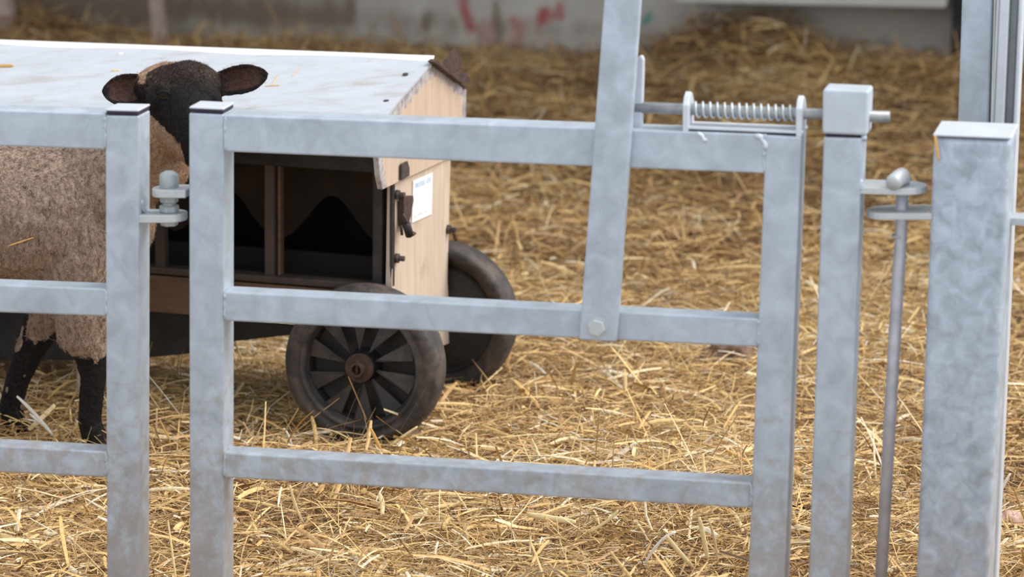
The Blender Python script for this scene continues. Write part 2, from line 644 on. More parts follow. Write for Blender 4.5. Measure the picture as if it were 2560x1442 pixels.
def straw_mesh(name, parts):
    vs, fs, ts, o = [], [], [], 0
    for V, fq, t in parts:
        vs.append(V)
        fs.append(fq + o)
        ts.append(t)
        o += len(V)
    V, fq, t = np.concatenate(vs), np.concatenate(fs), np.concatenate(ts)
    me = bpy.data.meshes.new(name)
    me.vertices.add(len(V))
    me.vertices.foreach_set('co', V.astype(np.float32).ravel())
    me.loops.add(len(fq) * 4)
    me.loops.foreach_set('vertex_index', fq.astype(np.int32).ravel())
    me.polygons.add(len(fq))
    me.polygons.foreach_set('loop_start', np.arange(0, len(fq) * 4, 4, dtype=np.int32))
    at = me.attributes.new('tint', 'FLOAT', 'POINT')
    at.data.foreach_set('value', t.astype(np.float32))
    me.materials.append(MAT['straw'])
    me.update()
    o = bpy.data.objects.new(name, me)
    COL.objects.link(o)
    return o


half = lambda y: 0.155 * y + 0.35
near = [straws(40000, (4.6, 7.4), half, (0.050, .015, .15), .0020, .030, .025, .60),
        straws(110000, (4.6, 7.4), half, (0.022, .007, .07), .0011, .024, .06, .52),
        straws(45000, (4.6, 7.4), half, (0.045, .02, .12), .0009, .030, .06, .38, 0.25),
        straws(10000, (4.6, 7.4), half, (0.045, .015, .11), .0040, .034, .04, .76),
        straws(1300, (4.6, 7.4), half, (0.075, .04, .14), .0055, .040, .03, .78)]
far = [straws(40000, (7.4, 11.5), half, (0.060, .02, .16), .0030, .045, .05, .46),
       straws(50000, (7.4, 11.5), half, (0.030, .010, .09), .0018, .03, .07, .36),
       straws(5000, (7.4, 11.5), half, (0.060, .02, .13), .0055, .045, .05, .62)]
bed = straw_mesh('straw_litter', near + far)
tag(bed, 'deep loose straw bedding spread over the whole pen', 'straw', kind='stuff')

# ------------------------------------------------------------------ the gate line (one plane through gate, panel and posts)
YAW = math.radians(12.4)
GT = Vector((math.cos(YAW), -math.sin(YAW), 0))     # along the gate, to the right and nearer
GN = Vector((math.sin(YAW), math.cos(YAW), 0))      # away from the camera
_d = ray(520, 721)
G0 = CAM + _d * 4.95


def G(x, y, back=0.0):
    return on_plane(x, y, G0 + GN * back, GN)


def steel_tube(parent, name, quad, depth, mat, bev=0.0027, label=None, back=0.0):
    """square tube: its front face given by four picture corners on the gate plane"""
    pts = [G(x, y, back) for x, y in quad]
    bm = bmesh.new()
    prism(bm, pts, GN * depth, bev=bev, seg=3)
    o = mesh_obj(name, bm, mat, parent)
    if label:
        o['label'] = label
    return o


T50, T40 = 0.050, 0.040

# left panel
panel = thing('hurdle', 'galvanised rail panel hinged to the gate, crossing in front of the lamb', 'hurdle', at_z(306, 1500) * 1.0)
panel.location = Vector((G(306, 1500).x, G(306, 1500).y, 0))
steel_tube(panel, 'upright', [(263, 288), (347, 290), (346, 1600), (267, 1600)], T50, MAT['zinc'])
steel_tube(panel, 'rail', [(-330, 264), (264, 284), (264, 374), (-330, 354)], T50, MAT['zinc'])
steel_tube(panel, 'rail', [(-330, 699), (266, 722), (266, 791), (-330, 769)], T40, MAT['zinc'])
steel_tube(panel, 'rail', [(-330, 1096), (267, 1129), (267, 1194), (-330, 1163)], T40, MAT['zinc'])

# gate leaf
gate = thing('metal_gate', 'galvanised three-rail sheep gate with a latch lever and spring bolt', 'gate', Vector((0, 0, 0)))
gate.location = Vector((G(1200, 1500).x, G(1200, 1500).y, 0))
steel_tube(gate, 'stile', [(472, 282), (559, 286), (559, 1600), (474, 1600)], T50, MAT['zinc'])
steel_tube(gate, 'stile', [(1914, 338), (2003, 343), (1956, 1600), (1864, 1600)], T50, MAT['zinc'])
steel_tube(gate, 'rail', [(557, 287), (1918, 336), (1913, 434), (557, 379)], T50, MAT['zinc'])
steel_tube(gate, 'rail', [(557, 729), (1897, 797), (1894, 868), (557, 802)], T40, MAT['zinc'])
steel_tube(gate, 'rail', [(557, 1131), (1879, 1207), (1876, 1271), (557, 1194)], T40, MAT['zinc'])


def end_cap(parent, x0, x1, y0, y1):
    # pressed plate on the open end of a tube, with the dark joint left round it
    bm = bmesh.new()
    pts = [G(x0 + 2, y0), G(x1 - 2, y1), G(x1 - 2, y1) + GN * 0.048, G(x0 + 2, y0) + GN * 0.048]
    prism(bm, [p + Z * 0.0002 + GN * 0.001 for p in pts], Z * 0.0045)
    j = mesh_obj('cap_joint', bm, MAT['dark_gap'], parent)
    j['label'] = 'dark joint under the end cap'
    bm = bmesh.new()
    pts = [G(x0, y0), G(x1, y1), G(x1, y1) + GN * 0.05, G(x0, y0) + GN * 0.05]
    prism(bm, [p + Z * 0.0046 for p in pts], Z * 0.003, bev=0.001, seg=1)
    c = mesh_obj('end_cap', bm, MAT['zinc_bright'], parent)
    c['label'] = 'pale end cap on top of the tube'


end_cap(panel, 264, 347, 286, 288)
end_cap(gate, 473, 559, 280, 284)

# corner welds
def weld(parent, pts, r, mat='zinc'):
    """one wobbly run of weld along a joint"""
    line, rad = [], []
    for p, q in zip(pts, pts[1:]):
        n = max(2, int((q - p).length / 0.003))
        for i in range(n):
            line.append(p.lerp(q, i / n) + Vector((random.gauss(0, .0006), 0, random.gauss(0, .0004))))
            rad.append(r * random.uniform(0.7, 1.25))
    line.append(pts[-1])
    rad.append(r * 0.5)
    rad[0] = r * 0.5
    bm = bmesh.new()
    tube(bm, line, rad, 8)
    return mesh_obj('weld_bead', bm, MAT[mat], parent, True)


for (x0, y0, x1, y1) in ((563, 292, 565, 376), (562, 733, 563, 800), (562, 1136, 562, 1192), (1910, 375, 1910, 430), (1896, 800, 1894, 866), (1878, 1210, 1876, 1268)):
    weld(gate, [G(x0, y0, 0.001), G(x1, y1, 0.001)], 0.0026)
for (x0, y0, x1, y1) in ((262, 290, 262, 370), (265, 726, 265, 788), (266, 1133, 266, 1190)):
    weld(panel, [G(x0, y0, 0.001), G(x1, y1, 0.001)], 0.0024)

# latch lever
lev = steel_tube(gate, 'latch_lever', [(1519, -120), (1609, -120), (1540, 856), (1447, 850)], 0.016, MAT['zinc'], 0.003, None, -0.017)
bm = bmesh.new()
cb = G(1493, 818, -0.017)
bolt_head(bm, cb, -GN, 0.0125, 0.008)
lathe(bm, cb + GN * 0.0005, -GN, [(0.0, 0.0), (0.0, 0.0145), (0.002, 0.0145), (0.002, 0.0)], 24)
mesh_obj('pivot_bolt', bm, MAT['zinc_clean'], lev)
bm = bmesh.new()
prism(bm, [G(1590, 150, 0.02), G(1598, 140, 0.02), G(1605, 140, 0.02), G(1609, 150, 0.02), G(1604, 340, 0.02), G(1580, 340, 0.02)], GN * 0.012, bev=0.002)
rp = mesh_obj('lever_strap', bm, MAT['zinc_bright'], gate)

# spring bolt on the top rail
rod_c = lambda x: G(x, 268 + (x - 1594) * 0.0385, 0.025)
bm = bmesh.new()
tube(bm, [rod_c(1570), rod_c(1800), rod_c(2000), rod_c(2224)], 0.0077, 20)
rod = mesh_obj('bolt_rod', bm, MAT['steel_rod'], gate, True)
bm = bmesh.new()
pts = []
turns, npt = 14, 14 * 18
for i in range(npt + 1):
    f = i / npt
    c = rod_c(1734 + f * (1988 - 1734))
    a = 2 * math.pi * turns * f
    pts.append(c + (GN * math.cos(a) + Z * math.sin(a)) * 0.0098)
tube(bm, pts, 0.0016, 8)
sp = mesh_obj('spring', bm, MAT['spring'], gate, True)
# U bracket: base strip and two upturned ears
bm = bmesh.new()


def ear(xc, yt, yb):
    prof = []
    c_t, c_b = G(xc, yt, 0.025), G(xc, yb, 0.025)
    wv = GN * 0.022
    up = (c_t - c_b)
    pts = [c_b - wv, c_b - wv * 1.0 + up * 0.72, c_b - wv * 0.55 + up * 0.92, c_t, c_b + wv * 0.55 + up * 0.92, c_b + wv + up * 0.72, c_b + wv]
    prism(bm, [p - GT * 0.004 for p in pts], GT * 0.008, bev=0.0015)


ear(1721, 228, 330)
ear(2003, 238, 336)
prism(bm, [G(1716, 316, 0.003), G(2008, 328, 0.003), G(2008, 335, 0.003), G(1716, 323, 0.003)], GN * 0.044, bev=0.001)
br = mesh_obj('bolt_bracket', bm, MAT['zinc_bright'], gate)
weld(gate, [G(1742, 331, 0.0), G(1756, 341, 0.0), G(1764, 356, 0.0)], 0.0035, 'zinc_bright')
weld(gate, [G(1886, 336, 0.0), G(1902, 343, 0.0), G(1909, 356, 0.0), G(1916, 374, 0.0)], 0.0035, 'zinc_bright')
bm = bmesh.new()
prism(bm, [G(1990, 334.5, 0.006), G(2006, 335, 0.006), G(2006, 335, 0.044), G(1990, 334.5, 0.044)], -Z * 0.004)
o = mesh_obj('open_end', bm, MAT['dark_gap'], gate)
o['label'] = 'dark open end of the right stile'

# hinge lugs (plate with rounded end)
def lug(parent, xa, xb, y, th, wd, back_c, name='hinge_lug', mat='zinc_clean', slope=0.0, rounded_right=True):
    a, b = G(xa, y, back_c), G(xb, y + slope * (xb - xa), back_c)
    ax = (b - a).normalized()
    side = GN * (wd / 2)
    pts = [a - side]
    if rounded_right:
        e = b - ax * (wd / 2)
        pts += [e + ax * (wd / 2) * math.sin(t) - side * math.cos(t) for t in [i * math.pi / 10 for i in range(11)]]
    else:
        pts += [b - side, b + side]
    pts += [a + side]
    bm = bmesh.new()
    prism(bm, [p - Z * th / 2 for p in pts], Z * th, bev=0.0012)
    return mesh_obj(name, bm, MAT[mat], parent)


l1 = lug(gate, 476, 382, 478, 0.011, 0.046, 0.025)
l2 = lug(panel, 344, 467, 540, 0.011, 0.046, 0.025)
weld(panel, [G(352, 500, 0.014), G(356, 520, 0.016), G(364, 532, 0.02), G(378, 535, 0.022)], 0.004)
hb = thing('hinge_bolt', 'stubby galvanised bolt joining the hinge lugs between panel and gate', 'bolt', G(423, 560, 0.025))
up = Z


def bz(y):
    return G(423, y, 0.025)


bm = bmesh.new()
tube(bm, [bz(560), bz(468)], 0.009, 20)
mesh_obj('shank', bm, MAT['zinc_bolt'], hb, True)
bm = bmesh.new()
lathe(bm, bz(473), Z, [(0, 0), (0, .0125), (.003, .0135), (.018, .0135), (.022, .0120), (.0255, .006), (.026, 0)], 24)
mesh_obj('bolt_head', bm, MAT['zinc_bolt'], hb, True)
bm = bmesh.new()
bolt_head(bm, bz(506), Z, 0.0135, 0.010)
bolt_head(bm, bz(531), Z, 0.0145, 0.011)
mesh_obj('nut', bm, MAT['zinc_bolt'], hb)
bm = bmesh.new()
bolt_head(bm, bz(563), Z, 0.0130, 0.008)
mesh_obj('nut', bm, MAT['zinc_bolt'], hb)

# latch post
lp = thing('latch_post', 'slim galvanised post with a keeper sleeve on top taking the gate\'s spring bolt', 'post', Vector((0, 0, 0)))
lp.location = Vector((G(2090, 1500).x, G(2090, 1500).y, 0))
steel_tube(lp, 'shaft', [(2059, 343), (2156, 346), (2109, 1600), (2016, 1600)], T50, MAT['zinc'])
steel_tube(lp, 'keeper_sleeve', [(2057, 222), (2172, 227), (2168, 340), (2055, 335)], T50, MAT['zinc_sleeve'], 0.004, 'pale square sleeve the bolt slides into')
bm = bmesh.new()
prism(bm, [G(2064, 336, 0.003), G(2150, 341, 0.003), G(2150, 346, 0.003), G(2064, 343, 0.003)], GN * 0.044)
o = mesh_obj('sleeve_gap', bm, MAT['dark_gap'], lp)
lug(lp, 2146, 2318, 466, 0.009, 0.060, 0.030, 'ring_plate', 'zinc_clean', 0.03)
weld(lp, [G(2148, 448, 0.005), G(2153, 458, 0.005), G(2153, 470, 0.005), G(2149, 478, 0.005)], 0.006)
weld(lp, [G(2158, 338, 0.004), G(2160, 345, 0.004), G(2163, 352, 0.008)], 0.004)

# hanging post
bp = thing('gate_post', 'stout square galvanised post with a flat top, nearest the frame edge', 'post', Vector((0, 0, 0)))
bp['label'] = 'stout square galvanised post with mottled zinc, thickest in the fence line'
bp.location = Vector((G(2400, 1500).x, G(2400, 1500).y, 0))
steel_tube(bp, 'shaft', [(2334, 344), (2527, 352), (2462, 1600), (2284, 1600)], 0.10, MAT['zinc_post'], 0.007)
bm = bmesh.new()
c4 = [G(2332, 341), G(2529, 349), G(2529, 349) + GN * 0.102, G(2332, 341) + GN * 0.102]
prism(bm, c4, Z * 0.004, bev=0.0015, seg=1)
o = mesh_obj('top_plate', bm, MAT['zinc_bright'], bp)
o['label'] = 'bright flat plate closing the post top'
lug(bp, 2336, 2166, 531, 0.009, 0.060, 0.030, 'ring_plate', 'zinc_clean', 0.0)
lug(bp, 2505, 2640, 546, 0.010, 0.040, 0.085, 'side_lug', 'zinc_clean', 0.03, False)

# drop pin through both rings
pin = thing('drop_pin', 'thin dark steel pin hanging through two ring plates beside the stout post', 'pin', Vector((0, 0, 0)))
pin.location = G(2205, 1560, 0.03)
bm = bmesh.new()
tube(bm, [G(2196, 1560, 0.03), G(2230, 960, 0.03), G(2245, 700, 0.03), G(2254, 560, 0.03), G(2256, 450, 0.03)], 0.0083, 18)
mesh_obj('shank', bm, MAT['pin_steel'], pin, True)
bm = bmesh.new()
tube(bm, [G(2258, 458, 0.032), G(2258, 446, 0.030), G(2254, 440, 0.020), G(2245, 446, 0.006), G(2234, 456, -0.004), G(2230, 460, -0.008)], [0.0085, 0.0105, 0.0110, 0.0110, 0.0110, 0.0095], 18)
mesh_obj('pin_head', bm, MAT['zinc_clean'], pin, True)
bm = bmesh.new()
lathe(bm, G(2246, 592, 0.03), Z, [(0, 0.0083), (0, 0.0092), (0.003, 0.0092), (0.003, 0.0083)], 18)
mesh_obj('collar', bm, MAT['pin_steel'], pin, True)

# tall uprights behind the stout post
def tall(parent, quad, back, depth, mat, name='shaft', bev=0.003):
    pts = [G(x, y, back) for x, y in quad]
    b_ = bmesh.new()
    prism(b_, pts, GN * depth, bev=bev)
    return mesh_obj(name, b_, mat, parent)


tp = thing('tall_upright', 'tall galvanised upright rising behind the stout post\'s top', 'post', Vector((0, 0, 0)))
tp.location = Vector((G(2420, 900, 0.35).x, G(2420, 900, 0.35).y, 0))
tall(tp, [(2410, -160), (2486, -160), (2432, 1640), (2352, 1640)], 0.35, 0.05, MAT['zinc'])
tp2 = thing('hurdle_upright', 'pale channel-shaped upright of the next hurdle, edging the picture\'s right top', 'post', Vector((0, 0, 0)))
tp2['label'] = 'pale channel-shaped upright standing close to the right of the tall upright'
tp2.location = Vector((G(2480, 900, 0.35).x, G(2480, 900, 0.35).y, 0))
tall(tp2, [(2505, -160), (2532, -160), (2450, 1640), (2423, 1640)], 0.34, 0.006, MAT['zinc_bright'], 'web')
tall(tp2, [(2500, -160), (2505, -160), (2423, 1640), (2418, 1640)], 0.34, 0.045, MAT['zinc_clean'], 'flange')
tall(tp2, [(2532, -160), (2556, -160), (2474, 1640), (2450, 1640)], 0.37, 0.02, MAT['zinc_clean'], 'back_bar')
tall(tp2, [(2554, -160), (2565, -160), (2483, 1640), (2472, 1640)], 0.34, 0.045, MAT['zinc_bright'], 'flange')
# ------------------------------------------------------------------ wheeled creep feeder
FB = math.radians(17)
FT = Vector((math.cos(FB), -math.sin(FB), 0))        # along the feeder, to the right
FN = Vector((math.sin(FB), math.cos(FB), 0))         # across it, away from the camera
WR = 0.140                                           # wheel radius
WC = at_depth(897, 921, 5.99)                        # hub centre, outer face of the near wheel
FP0 = WC + FN * 0.085                                # a point of the long side
EP0 = on_plane(982, 600, FP0, FN)                    # the body corner


def FPx(x, y, back=0.0):
    return on_plane(x, y, FP0 + FN * back, FN)


def EPx(x, y, out=0.0):
    return on_plane(x, y, EP0 + FT * out, FT)


feeder = thing('creep_feeder', 'wheeled lamb feeder with white sheet roof, plywood end and dark openings', 'feeder', Vector((WC.x - 0.3, WC.y + 0.25, 0)))


def fprism(name, pts, off, mat, bev=0.0, label=None, parent=None, smooth=False):
    bm = bmesh.new()
    prism(bm, pts, off, bev)
    o = mesh_obj(name, bm, MAT[mat] if isinstance(mat, str) else mat, parent or feeder, smooth)
    if label:
        o['label'] = label
    return o


LEFT = -520
# plywood end of the body
ep = [EPx(985, 430), EPx(1128, 352), EPx(1119, 700), EPx(1129, 856), EPx(1108, 864), EPx(978, 850)]
fprism('end_panel', ep, -FT * 0.012, 'ply', 0.001, 'weathered plywood end panel')
# far end of the body, out of the picture
fl = FPx(LEFT, 690)
DEP = (EPx(1122, 600) - EPx(982, 600)).dot(FN)
zb, zt = FPx(982, 720).z, FPx(985, 395).z
LEN = (EP0 - fl).dot(FT)


def FL(t, b, z):
    """feeder coordinates: t along from the body corner (negative to the left), b across, z height"""
    p = EP0 + FT * t + FN * b
    return Vector((p.x, p.y, z))


def fbox(name, t0, t1, b0, b1, z0, z1, mat, bev=0.0, label=None, parent=None):
    return fprism(name, [FL(t0, b0, z0), FL(t1, b0, z0), FL(t1, b1, z0), FL(t0, b1, z0)], Z * (z1 - z0), mat, bev, label, parent)


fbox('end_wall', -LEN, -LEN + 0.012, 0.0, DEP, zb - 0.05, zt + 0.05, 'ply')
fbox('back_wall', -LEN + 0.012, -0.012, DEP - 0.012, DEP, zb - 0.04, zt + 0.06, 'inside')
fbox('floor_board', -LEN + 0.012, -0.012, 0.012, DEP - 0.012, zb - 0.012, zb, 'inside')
zbeam = FPx(430, 800).z
fbox('side_board', -LEN + 0.012, -0.03, -0.004, 0.014, FPx(900, 822).z, FPx(900, 728).z, 'board', 0.002, 'muddy timber board under the openings')
# steel frame of the openings
zt0, zt1 = FPx(820, 424).z, FPx(820, 384).z
fbox('head_bar', -LEN + 0.012, -0.012, -0.004, 0.026, zt0, zt1 + 0.03, 'black_frame', 0.003)
fbox('sill_bar', -LEN + 0.012, -0.012, -0.006, 0.026, FPx(820, 718).z, FPx(820, 700).z, 'batten', 0.003)


def post(px0, px1, name, mat, b0=0.0, b1=0.022):
    a, b_ = (FPx(px0, 560) - EP0).dot(FT), (FPx(px1, 560) - EP0).dot(FT)
    return fbox(name, a, b_, b0, b1, FPx(820, 706).z, zt0 + 0.002, mat, 0.003)


post(930, 955, 'corner_bar', 'black_frame')
post(660, 684, 'divider_bar', 'batten')
post(687, 696, 'divider_batten', 'board', 0.010, 0.03)
post(386, 410, 'divider_bar', 'batten')
post(100, 124, 'divider_bar', 'batten')
post(-190, -166, 'divider_bar', 'batten')
post(974, 983, 'edge_bar', 'black_frame', -0.002, 0.012)

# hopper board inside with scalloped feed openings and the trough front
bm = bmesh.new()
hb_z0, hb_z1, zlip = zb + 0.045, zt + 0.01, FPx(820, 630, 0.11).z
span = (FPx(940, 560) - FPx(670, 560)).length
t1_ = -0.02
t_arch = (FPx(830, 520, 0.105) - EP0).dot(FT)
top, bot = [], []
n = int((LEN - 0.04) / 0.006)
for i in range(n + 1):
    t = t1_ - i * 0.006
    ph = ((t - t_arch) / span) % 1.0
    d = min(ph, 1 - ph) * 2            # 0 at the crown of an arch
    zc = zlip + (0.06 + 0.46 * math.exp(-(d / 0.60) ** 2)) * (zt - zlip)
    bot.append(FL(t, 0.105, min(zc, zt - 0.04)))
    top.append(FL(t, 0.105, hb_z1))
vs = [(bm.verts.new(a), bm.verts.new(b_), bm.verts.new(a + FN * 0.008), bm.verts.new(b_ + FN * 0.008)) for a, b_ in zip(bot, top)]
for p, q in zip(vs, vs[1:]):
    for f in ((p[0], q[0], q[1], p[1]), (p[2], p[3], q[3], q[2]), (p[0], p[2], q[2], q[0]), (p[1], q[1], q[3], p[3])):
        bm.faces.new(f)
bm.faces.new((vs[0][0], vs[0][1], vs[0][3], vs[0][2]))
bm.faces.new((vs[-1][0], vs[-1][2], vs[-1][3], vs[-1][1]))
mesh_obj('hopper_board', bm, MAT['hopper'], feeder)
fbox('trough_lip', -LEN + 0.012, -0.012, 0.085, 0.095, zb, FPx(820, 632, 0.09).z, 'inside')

# lid: plywood end with a worn rim, sheet roof
lid_px = [(1088, 152), (1164, 218), (1166, 225), (1163, 372), (1120, 398), (957, 474), (950, 440), (946, 395), (957, 330), (976, 286), (1000, 250), (1042, 202)]
lp3 = [EPx(x, y, 0.006) for x, y in lid_px]
bm = bmesh.new()
prism(bm, lp3, -FT * 0.010, 0.001, 1)
tri = bmesh.ops.triangulate(bm, faces=bm.faces[:])
for _ in range(5):
    long_e = [e for e in bm.edges if e.calc_length() > 0.012]
    if not long_e:
        break
    bmesh.ops.subdivide_edges(bm, edges=long_e, cuts=1)
    bmesh.ops.triangulate(bm, faces=bm.faces[:])
lid = mesh_obj('lid_end', bm, MAT['lid'], feeder)
lid['label'] = 'plywood lid end with a worn painted rim'
p2 = [((p - EP0).dot(FN), p.z) for p in lp3]
inv = world_of(feeder)
vals = []
for v in lid.data.vertices:
    p = inv @ v.co
    q = ((p - EP0).dot(FN), p.z)
    dm = 9
    for i in range(len(p2)):
        if i in (3, 4):      # the straight lower edge is bare wood
            continue
        a, b_ = p2[i], p2[(i + 1) % len(p2)]
        dx, dy = b_[0] - a[0], b_[1] - a[1]
        t = max(0, min(1, ((q[0] - a[0]) * dx + (q[1] - a[1]) * dy) / (dx * dx + dy * dy + 1e-12)))
        dm = min(dm, math.hypot(q[0] - a[0] - t * dx, q[1] - a[1] - t * dy))
    vals.append(max(0.0, 1 - dm / 0.032))
at = lid.data.attributes.new('edge', 'FLOAT', 'POINT')
at.data.foreach_set('value', vals)

ridge = EPx(1086, 150, 0.010)
eave = EPx(972, 289, 0.010)
back_e = EPx(1166, 219, 0.010)
_pl = on_plane(-100, 106, ridge, FN)
rdir = (_pl - ridge).normalized()
RL = LEN + 0.1
e2 = EPx(953, 330, 0.010)
e3 = EPx(947, 392, 0.010)
sec = [e3, e2, eave, EPx(1000, 252, 0.010), EPx(1042, 203, 0.010), ridge]
bm = bmesh.new()
nseg = 24
dn = [Vector((0, 0, 0))] * 6
rows = []
for i in range(nseg + 1):
    off = rdir * (RL * i / nseg)
    wob = [0.0012 * math.sin(i * 0.9 + k) for k in range(6)]
    rows.append([p + off + Z * wv for p, wv in zip(sec, wob)])
g1 = [[bm.verts.new(p + Z * 0.003) for p in r] for r in rows]
g2 = [[bm.verts.new(p - Z * 0.001 + FN * 0.002) for p in r] for r in rows]
for A, B in zip(g1, g1[1:]):
    for k in range(5):
        bm.faces.new((A[k], A[k + 1], B[k + 1], B[k]))
for A, B in zip(g2, g2[1:]):
    for k in range(5):
        bm.faces.new((A[k + 1], A[k], B[k], B[k + 1]))
for A, B in zip(g1, g2):
    pass
for e in (0, -1):
    for k in range(5):
        bm.faces.new((g1[e][k], g2[e][k], g2[e][k + 1], g1[e][k + 1]))
for k in (0, 5):
    for i in range(nseg):
        bm.faces.new((g1[i][k], g1[i + 1][k], g2[i + 1][k], g2[i][k]))
rf = mesh_obj('roof_sheet', bm, MAT['roof'], feeder)
rf['label'] = 'white painted sheet roof slope'
fprism('roof_back', [ridge, back_e, back_e + rdir * RL, ridge + rdir * RL], Vector((0, 0, -0.003)), 'rust_dark', 0, 'rusty back slope of the roof')
# bright folded ridge strip
fprism('ridge_strip', [ridge + Z * 0.006 - FN * 0.022 - Z * 0.018, ridge + Z * 0.006, ridge + Z * 0.006 + rdir * RL, ridge + Z * 0.006 - FN * 0.022 - Z * 0.018 + rdir * RL], Z * 0.002, simple('bright_ridge_strip', (0.84, 0.83, 0.86), 0.5, 0, 0.03, 10))
bm = bmesh.new()
for (x, y) in ((1014, 191), (966, 258)):
    n_ = Vector((-FN.x * 0.5, -FN.y * 0.5, 0.85)).normalized()
    # on the roof slope, just left of the end
    a_, b_ = sec[2], sec[5]
    nrm = (sec[5] - sec[2]).cross(rdir).normalized()
    if nrm.z < 0:
        nrm = -nrm
    bolt_head(bm, on_plane(x, y, sec[2], nrm) + nrm * 0.003, nrm, 0.0055, 0.0022)
    ob = mesh_obj('roof_screw', bm, MAT['rust_dark'], feeder)
    bm = bmesh.new()
bm.free()

# torn rusty angle left on the roof's back edge
strip = [EPx(1084, 154, 0.02), EPx(1092, 148, 0.02), EPx(1103, 157, 0.02), EPx(1131, 186, 0.02), EPx(1166, 182, 0.02), EPx(1180, 204, 0.02), EPx(1154, 208, 0.02), EPx(1120, 182, 0.02)]
fprism('rusty_angle', strip, -FT * 0.012, 'rust', 0.0008, 'torn rusty angle iron on the roof edge')
flap = [EPx(1108, 158, 0.0), EPx(1122, 140, 0.0), EPx(1134, 122, 0.0), EPx(1146, 132, 0.0), EPx(1153, 146, 0.0), EPx(1153, 158, 0.0), EPx(1155, 174, 0.0), EPx(1144, 180, 0.0), EPx(1131, 187, 0.0)]
fprism('rusty_flap', flap, -FT * 0.004 + FN * 0.008, 'rust', 0.0008, 'bent rusty metal flap sticking up')

# fittings on the plywood end
AX = FT


def efit(name, px, py, build, mat='rust_dark', out=0.0, label=None):
    bm = bmesh.new()
    build(bm, EPx(px, py, out))
    o = mesh_obj(name, bm, MAT[mat], feeder)
    if label:
        o['label'] = label
    return o


def nutbolt(bm, c):
    bolt_head(bm, c, FT, 0.0095, 0.006)
    tube(bm, [c + FT * 0.002, c + FT * 0.016], 0.0048, 12)


for (x, y) in ((989, 645), (990, 486)):
    efit('frame_bolt', x, y, nutbolt, 'rust_dark')
efit('frame_bolt', 1118, 573, nutbolt, 'rust_dark')


def hinge_tab(bm, c):
    up = (EPx(1016, 412, 0.006) - EPx(1016, 438, 0.006)).normalized()
    pts = [c - FN * 0.012 - Z * 0.012, c + FN * 0.030 - Z * 0.012, c + FN * 0.030 + Z * 0.002, c + FN * 0.02 + Z * 0.016, c - FN * 0.012 + Z * 0.016]
    prism(bm, pts, FT * 0.004, bev=0.001)


efit('lid_tab', 1005, 430, hinge_tab, 'rust_dark', 0.008)


def hasp(bm, c):
    prism(bm, [EPx(996, 492, 0.003), EPx(1020, 488, 0.003), EPx(1021, 500, 0.003), EPx(1014, 540, 0.003), EPx(1007, 566, 0.003), EPx(997, 566, 0.003)], FT * 0.010, bev=0.001)


efit('hasp_plate', 1000, 520, hasp, 'rust')
bm = bmesh.new()
tube(bm, [EPx(1008, 535, 0.016), EPx(1014, 550, 0.018), EPx(1019, 562, 0.02)], 0.0022, 8)
wire = mesh_obj('hasp_wire', bm, MAT['rust_dark'], feeder, True)
bm = bmesh.new()
tube(bm, [EPx(1016, 560, 0.02), EPx(1024, 588, 0.022)], 0.0075, 16)
mesh_obj('padlock_barrel', bm, MAT['black_frame'], feeder, True)
bm = bmesh.new()
tube(bm, [EPx(1024, 586, 0.022), EPx(1034, 588, 0.026), EPx(1039, 583, 0.028), EPx(1034, 580, 0.028), EPx(1026, 584, 0.024)], 0.0014, 8)
mesh_obj('lock_ring', bm, MAT['rust_dark'], feeder, True)
bm = bmesh.new()
tube(bm, [EPx(1003, 563, 0.008), EPx(1005, 588, 0.01)], 0.0025, 8)
mesh_obj('hasp_pin', bm, MAT['rust_dark'], feeder, True)

# paper label with faded blue print
LQ = [(1032, 452), (1081, 430.5), (1078.5, 535), (1029, 557)]
lc = [EPx(x, y, 0.001) for x, y in LQ]
lab = fprism('paper_label', lc, FT * 0.0008, 'paper', 0, 'white paper label with faded blue print')


def LB(u, v, out=0.0):
    a = lc[0].lerp(lc[1], u)
    b_ = lc[3].lerp(lc[2], u)
    return a.lerp(b_, v) + FT * (0.0008 + out)


def letters(txt, u_a, u_b, v0, v1, mat, name='lettering'):
    cu = bpy.data.curves.new('lettering', 'FONT')
    cu.body = txt
    cu.size = 1.0
    to = bpy.data.objects.new('lettering', cu)
    COL.objects.link(to)
    bpy.context.view_layer.update()
    me = bpy.data.meshes.new_from_object(to.evaluated_get(bpy.context.evaluated_depsgraph_get()))
    bpy.data.objects.remove(to)
    xs_ = [v.co.x for v in me.vertices]
    ys_ = [v.co.y for v in me.vertices]
    x0, x1, y0, y1 = min(xs_), max(xs_), min(ys_), max(ys_)
    iw = world_of(feeder).inverted()
    for v in me.vertices:
        uu = (v.co.x - x0) / (x1 - x0)
        vv = (v.co.y - y0) / (y1 - y0)
        v.co = iw @ LB(u_a + (u_b - u_a) * uu, v1 + (v0 - v1) * vv, 0.0006)
    me.materials.append(MAT[mat])
    o = bpy.data.objects.new(name, me)
    COL.objects.link(o)
    o.parent = lab
    return o


letters('PRESTIGE', 0.11, 0.60, 0.085, 0.20, 'blue_ink')
letters('LOTE', 0.67, 0.90, 0.085, 0.20, 'blue_ink')
letters('A Product', 0.24, 0.52, 0.835, 0.885, 'blue_ink')
letters('Co', 0.62, 0.75, 0.83, 0.885, 'blue_ink')
letters('i', 0.11, 0.15, 0.84, 0.90, 'blue_ink')
bm = bmesh.new()
letters('for lamb creep feeding', 0.22, 0.78, 0.27, 0.30, 'pale_ink')


